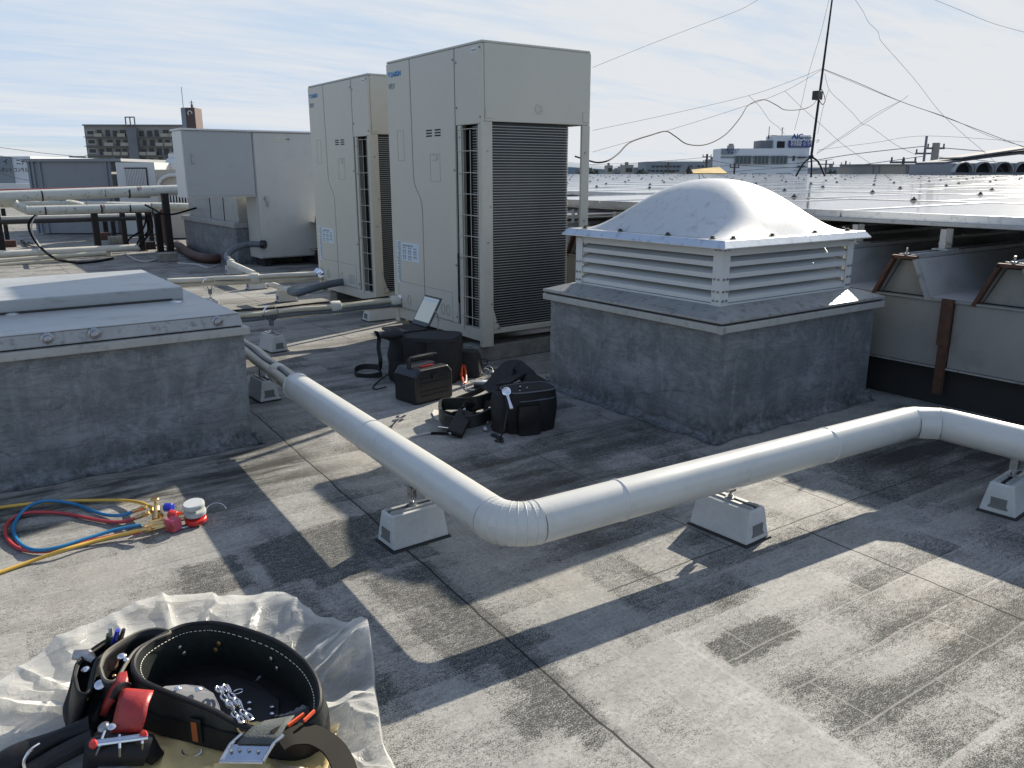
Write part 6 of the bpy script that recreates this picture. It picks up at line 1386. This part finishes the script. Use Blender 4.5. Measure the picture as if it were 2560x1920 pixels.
# inner tongue with snaps
def Q1(a, c, z): return GZ(*q1(a, c), z)
def Q2(a, c, z): return GZ(*q2(a, c), z)
b = MB(); b.prism([inner(i, -.004, .027)[0] for i in range(0, len(rp), 3)], (0, 0, -1), .003); b.build('inner_floor', M['leather'], fb, world=True)
b = MB(); poly = [Q1(1460, 920, .118), Q1(1560, 885, .112), Q1(1750, 870, .105), Q1(1900, 885, .10), Q1(2010, 950, .092), Q1(2060, 1050, .085), Q1(2080, 1120, .08), Q1(1800, 1050, .10)]; b.prism(poly, (0, 0, -1), .004); b.build('inner_tongue', M['greycon'], fb, world=True, bevel=.001)
for (a, c, z) in ((1675, 915, .113), (1870, 920, .107)):
    b = MB(); b.lathe([(.007, 0), (.007, .002), (.003, .005)], Q1(a, c, z), (0, 0, 1), 14); b.build('snap', M['steel'], fb, world=True, smooth=True)
b = MB(); q = [Q2(110, 830, .03), Q2(400, 770, .035), Q2(700, 850, .035), Q2(900, 1010, .035), Q2(900, 1180, .03), Q2(600, 1250, .025), Q2(300, 1100, .025)]; b.prism(q, (0, 0, -1), .006); b.build('inner_pad', M['leather'], fb, world=True, bevel=.002)
for (a, c) in ((615, 1040), (615, 1105), (830, 1080), (830, 1145)):
    b = MB(); b.lathe([(.0045, 0), (.0045, .001), (.002, .002)], Q2(a, c, .036), (0, 0, 1), 8); b.build('eyelet', M['steel'], fb, world=True)
# chain: two strands of links
def chain(P0, P1, n, label=None):
    for k in range(n):
        c = P0.lerp(P1, (k+.5)/n)+Vector((0, 0, .006*math.sin(k*1.7))); d = (P1-P0).normalized(); s = d.cross(Vector((0, 0, 1))).normalized(); u = Vector((0, 0, 1)) if k % 2 else s
        u = (u*.8+Vector((0, 0, .25))).normalized(); L_ = (P1-P0).length/n*.78
        b = MB(); b.tube([c+d*L_*math.cos(a)+u*.0055*math.sin(a) for a in [i*2*math.pi/14 for i in range(14)]], .0021, 6, closed=True); b.build('chain_link', M['steel'], fb, world=True, smooth=True)
chain(Q2(320, 900, .105), Q2(545, 1240, .098), 9); chain(Q2(385, 885, .105), Q2(630, 1215, .098), 9)
b = MB(); c = Q2(510, 950, .05); b.tube([c+Vector((.010*math.cos(a), .007*math.sin(a), .003)) for a in [i*2*math.pi/16 for i in range(16)]], .0012, 5, closed=True); b.build('ring', M['steel'], fb, world=True)
for pts in ([(500, 1200, .09), (510, 1290, .085), (560, 1330, .08), (580, 1240, .088)], [(590, 1210, .09), (570, 1290, .08), (560, 1330, .078)]):
    b = MB(); b.tube(smooth_pts([Q2(*q_) for q_ in pts], 4), .003, 7); b.build('snap_hook', M['brass'], fb, world=True, smooth=True)
# buckle with webbing
zB = .085
def quad_plate(pts, th, name, m, bev=.0015):
    b = MB(); b.prism(pts, (0, 0, -1), th); return b.build(name, M[m], fb, world=True, bevel=bev)
quad_plate([Q2(345, 1585, .088), Q2(745, 1592, .088), Q2(835, 1440, .100), Q2(440, 1432, .100)], .0035, 'buckle_plate', 'steel', .001)
for (a, c) in ((440, 1500), (520, 1490), (610, 1492), (695, 1502)):
    b = MB(); b.lathe([(.0032, 0), (.003, .0015), (.001, .002)], Q2(a, c, .097), (0, 0, 1), 10); b.build('buckle_rivet', M['zinc'], fb, world=True)
for pts in ([(345, 1585, .089), (440, 1432, .102), (550, 1335, .112)], [(745, 1592, .089), (835, 1440, .102), (940, 1345, .112)], [(335, 1600, .087), (750, 1606, .087)]):
    b = MB(); b.tube([Q2(*q_) for q_ in pts], .0032, 7); b.build('buckle_frame', M['steel'], fb, world=True, smooth=True)
b = MB(); b.grid([[Q2(x0+(x1-x0)*j/6, y0+(y1-y0)*j/6, z) for j in range(7)] for (x0, y0, x1, y1, z) in ((500, 1425, 850, 1432, .104), (560, 1350, 900, 1355, .110), (640, 1270, 960, 1265, .113), (760, 1210, 1040, 1160, .112))])
o = b.build('webbing', M['webbing'], fb, world=True, smooth=True); sm = o.modifiers.new('thickness', 'SOLIDIFY'); sm.thickness = .003
for (a, c, e, f_) in ((980, 1260, 1130, 1150), (1130, 1215, 1230, 1120)):
    b = MB(); b.strip([Q2(a, c, .112), Q2(e, f_, .114)], Vector((0, 0, 1)), .006, .004); b.build('orange_stripe', M['orange'], fb, world=True)
# strap tail curling to the right
tl_ = [Q2(880, 1400, .104), Q2(1000, 1345, .102), Q2(1200, 1345, .088), Q2(1380, 1440, .07), Q2(1480, 1580, .058), Q2(1530, 1740, .05), Q2(1520, 1900, .045)]
tp = smooth_pts(tl_, 6); sides = [((tp[min(i+1, len(tp)-1)]-tp[max(i-1, 0)]).cross(Vector((.25, -.35, 1)))).normalized() for i in range(len(tp))]
b = MB(); b.strip(tp, sides, .046, .004); b.build('strap_tail', M['tail'], fb, world=True, smooth=True)
# red strap, upper loop and long tab
b = MB(); b.grid([[Q1(x0+(x1-x0)*j/6, y0+(y1-y0)*j/6, z+.004*math.sin(math.pi*j/6)) for j in range(7)] for (x0, y0, x1, y1, z) in ((1160, 900, 1450, 925, .132), (1140, 930, 1440, 950, .140), (1110, 1020, 1400, 1050, .136), (1080, 1140, 1375, 1170, .122), (1055, 1260, 1345, 1280, .104), (1035, 1350, 1320, 1340, .090))])
o = b.build('red_tab', M['redleather'], fb, world=True, smooth=True); sm = o.modifiers.new('thickness', 'SOLIDIFY'); sm.thickness = .005; sm.offset = -1
b = MB(); b.grid([[Q1(x0+(x1-x0)*j/4, y0+(y1-y0)*j/4, z+.003*math.sin(math.pi*j/4)) for j in range(5)] for (x0, y0, x1, y1, z) in ((1120, 760, 1195, 745, .135), (1070, 850, 1215, 860, .128), (1010, 960, 1120, 985, .105), (960, 1070, 1040, 1090, .08), (940, 1160, 1000, 1180, .06))])
o = b.build('red_loop', M['redleather'], fb, world=True, smooth=True); sm = o.modifiers.new('thickness', 'SOLIDIFY'); sm.thickness = .005; sm.offset = -1
b = MB(); b.strip(smooth_pts([Q1(1060, 1010, .13), Q1(1110, 920, .142), Q1(1170, 880, .140), Q1(1220, 890, .132)], 4), Vector((0, 0, 1)), .012, .007); b.build('leather_keeper', M['leather'], fb, world=True, smooth=True)
b = MB(); b.lathe([(.0075, 0), (.0075, .002), (.004, .004)], Q1(1055, 1275, .108), (-.1, -.3, 1), 14); b.build('snap', M['steel'], fb, world=True, smooth=True)
b = MB(); b.lathe([(.010, 0), (.011, .004), (.006, .008)], Q1(985, 1280, .085), (-.3, -.3, 1), 14); b.build('snap', M['zinc'], fb, world=True, smooth=True)
b = MB(); b.lathe([(.008, 0), (.010, .004), (.010, .016), (.006, .018)], Q1(955, 905, .105), (-.2, -.6, 1), 16); b.build('socket', M['steel'], fb, world=True, smooth=True)
# steel tool hanger
for (p_a, p_b) in (((890, 1415), (1400, 1345)), ((885, 1440), (1400, 1372))):
    b = MB(); b.tube([Q1(*p_a, .098), Q1(*p_b, .098)], .0042, 8); b.build('hanger_bar', M['steel'], fb, world=True, smooth=True)
for (a, c, e, f_) in ((990, 1315, 890, 1590), (1128, 1350, 1130, 1590), (1345, 1310, 1340, 1540)):
    b = MB(); b.tube([Q1(a, c, .100), Q1((a+e)/2, (c+f_)/2, .096), Q1(e, f_, .062)], .0028, 7); b.build('hanger_wire', M['steel'], fb, world=True, smooth=True)
for (a, c) in ((890, 1430), (1365, 1345)):
    b = MB(); b.lathe([(.008, 0), (.009, .003), (.006, .007)], Q1(a, c, .10), (-.7, -.3, .3), 12); b.build('red_cap', M['red'], fb, world=True, smooth=True)
b = MB(); b.tube([Q1(840, 1640, .035), Q1(900, 1500, .065), Q1(1150, 1475, .07), Q1(1400, 1490, .06), Q1(1440, 1520, .05), Q1(1380, 1600, .04)], [.012, .026, .030, .028, .02, .012], 12); b.build('hanger_pouch', M['leather'], fb, world=True, smooth=True)
b = MB(); b.tube(smooth_pts([Q1(840, 1640, .03), Q1(1100, 1655, .03), Q1(1250, 1610, .04), Q1(1420, 1560, .045)], 4), .007, 8); b.build('pouch_piping', M['greyhose'], fb, world=True, smooth=True)
# D ring and orange tag
b = MB(); c = Q1(1808, 1500, .028); e1 = (Q1(1900, 1500, .03)-c); e2 = Vector((0, 0, 1))*.010+(Q1(1808, 1590, .012)-c)
b.tube([c+e1*math.cos(a)+e2*math.sin(a) for a in [R(-200)+i*R(220)/18+R(180) for i in range(19)]], .0018, 7); b.build('d_ring', M['steel'], fb, world=True, smooth=True)
i_ = min(range(len(rp)), key=lambda i: (inner(i, .02, .06)[0]-Q1(1840, 1320, .065)).length)
p, nrm_ = inner(i_, .0155, .068); t = Vector((-nrm_.y, nrm_.x, 0)); MT = Matrix(((t.x, 0, nrm_.x, p.x), (t.y, 0, nrm_.y, p.y), (0, 1, 0, p.z), (0, 0, 0, 1)))
b = MB(); b.box((-.014, -.026, 0), (.014, .026, .004), MT); o = b.build('tag_holder', M['leather'], fb, world=True, bevel=.002)
b = MB(); b.box((-.006, -.021, .0042), (.006, .021, .0052), MT); b.build('orange_tag', M['tagorange'], o, world=True)
# pouches on the left
def pouch(pts, z0, z1, name, shrink=.55, drop=(0, 0)):
    P_ = smooth_pts([GZ(x, y, z1) for x, y in pts]+[GZ(*pts[0], z1)], 5)[:-1]; c = sum(P_, Vector())/len(P_); V = []; b = MB()
    dr = Vector((drop[0], drop[1], 0))
    for k in range(9):
        t = k/8; f = 1+(shrink-1)*t**1.6; V.append([b.b.verts.new(Vector((c.x, c.y, 0))+(Vector((p.x-c.x, p.y-c.y, 0)))*f+dr*t+Vector((0, 0, z1+(z0-z1)*t))) for p in P_])
    for A, B in zip(V, V[1:]):
        for i in range(len(A)): b.b.faces.new((A[i], A[(i+1) % len(A)], B[(i+1) % len(A)], B[i]))
    b.b.faces.new(V[-1]); o = b.build(name, M['leather'], fb, world=True, smooth=True); sm = o.modifiers.new('thickness', 'SOLIDIFY'); sm.thickness = .005
    b = MB(); b.tube(P_, .0035, 7, closed=True); b.build('pouch_rim', M['rimtan'] if name == 'side_pouch' else M['leather'], o, world=True, smooth=True)
    return P_
pouch([(250, 1668), (262, 1635), (300, 1606), (350, 1580), (395, 1572), (425, 1582), (380, 1602), (340, 1626), (315, 1660), (290, 1700), (262, 1700)], .02, .128, 'side_pouch', .7, (-.03, -.01))
pouch([(185, 1690), (196, 1655), (225, 1628), (268, 1600), (300, 1592), (280, 1618), (245, 1650), (232, 1690), (222, 1730), (196, 1730)], .02, .115, 'flat_pouch', .75, (-.035, 0))
b = MB(); q = [Q1(700, 640, .10), Q1(640, 900, .07), Q1(575, 1080, .045), Q1(620, 1230, .03), Q1(720, 1240, .03), Q1(830, 1000, .06), Q1(880, 750, .10), Q1(800, 620, .11)]; b.prism(q, Vector((0, 0, -1)), .03); b.build('end_pouch', M['leather'], fb, world=True, bevel=.008, seg=3)
b = MB(); q = [Q1(900, 760, .10), Q1(830, 1010, .07), Q1(740, 1250, .04), Q1(900, 1230, .04), Q1(1000, 1000, .07), Q1(1010, 800, .10)]; b.prism(q, Vector((0, 0, -1)), .03); b.build('holster', M['leather'], fb, world=True, bevel=.008, seg=3)
for (a, c, e, f_, m, r_) in ((1110, 360, 1060, 520, 'blue', .0055), (1165, 355, 1120, 500, 'blackplastic', .005), (1020, 400, 1010, 520, 'hoselime', .005), (1040, 330, 1045, 450, 'glass', .005)):
    b = MB(); b.tube([Q1(e, f_, .10), Q1((a+e)/2, (c+f_)/2, .125), Q1(a, c, .150)], [r_, r_, r_*.8], 8); tag(b.build('pen', M[m], smooth=True), {'blue': 'blue pen cap sticking out of the belt pouch', 'blackplastic': 'black pen sticking out of the belt pouch', 'hoselime': 'dark green pen at the left of the pen group', 'glass': 'pale clear pen behind the blue one'}[m], 'pen')
for (a, c, z, r_) in ((810, 735, .105, .010), (1150, 610, .13, .010), (1190, 640, .13, .006), (745, 590, .11, .008), (820, 1010, .08, .004), (1075, 790, .125, .004)):
    b = MB(); b.ball(Q1(a, c, z), r_, 12, (1, 1, .7)); b.build('metal_stud', M['steel'] if r_ > .005 else M['brass'], fb, world=True, smooth=True)
b = MB(); b.tube([Q1(690, 590, .118), Q1(820, 600, .112), Q1(890, 650, .105)], [.010, .014, .008], 8); b.build('plier_head', M['zinc'], fb, world=True, smooth=True)
b = MB(); b.tube([Q1(1070, 650, .12), Q1(1060, 740, .105)], .010, 8); b.build('wooden_plug', M['rust'], fb, world=True, smooth=True)
# long black holster lower left
b = MB(); hp = [Q1(-150, 1760, .03), Q1(100, 1610, .04), Q1(330, 1480, .05), Q1(600, 1360, .055), Q1(860, 1270, .06)]; b.tube(smooth_pts(hp, 4), [.022+.006*math.sin(i*.4) for i in range(len(smooth_pts(hp, 4)))], 12); b.build('tool_holster', M['leather'], fb, world=True, smooth=True)
b = MB(); hp = [Q1(250, 1720, .03), Q1(520, 1560, .04), Q1(750, 1440, .05), Q1(880, 1380, .055)]; b.tube(smooth_pts(hp, 4), .017, 10); b.build('hammer_handle', M['blackcloth'], fb, world=True, smooth=True)
b = MB(); b.tube(smooth_pts([Q1(370, 1435, .085), Q1(280, 1500, .085), Q1(225, 1600, .07), Q1(250, 1700, .05)], 4), .003, 7); b.build('spring_clip', M['steel'], fb, world=True, smooth=True)
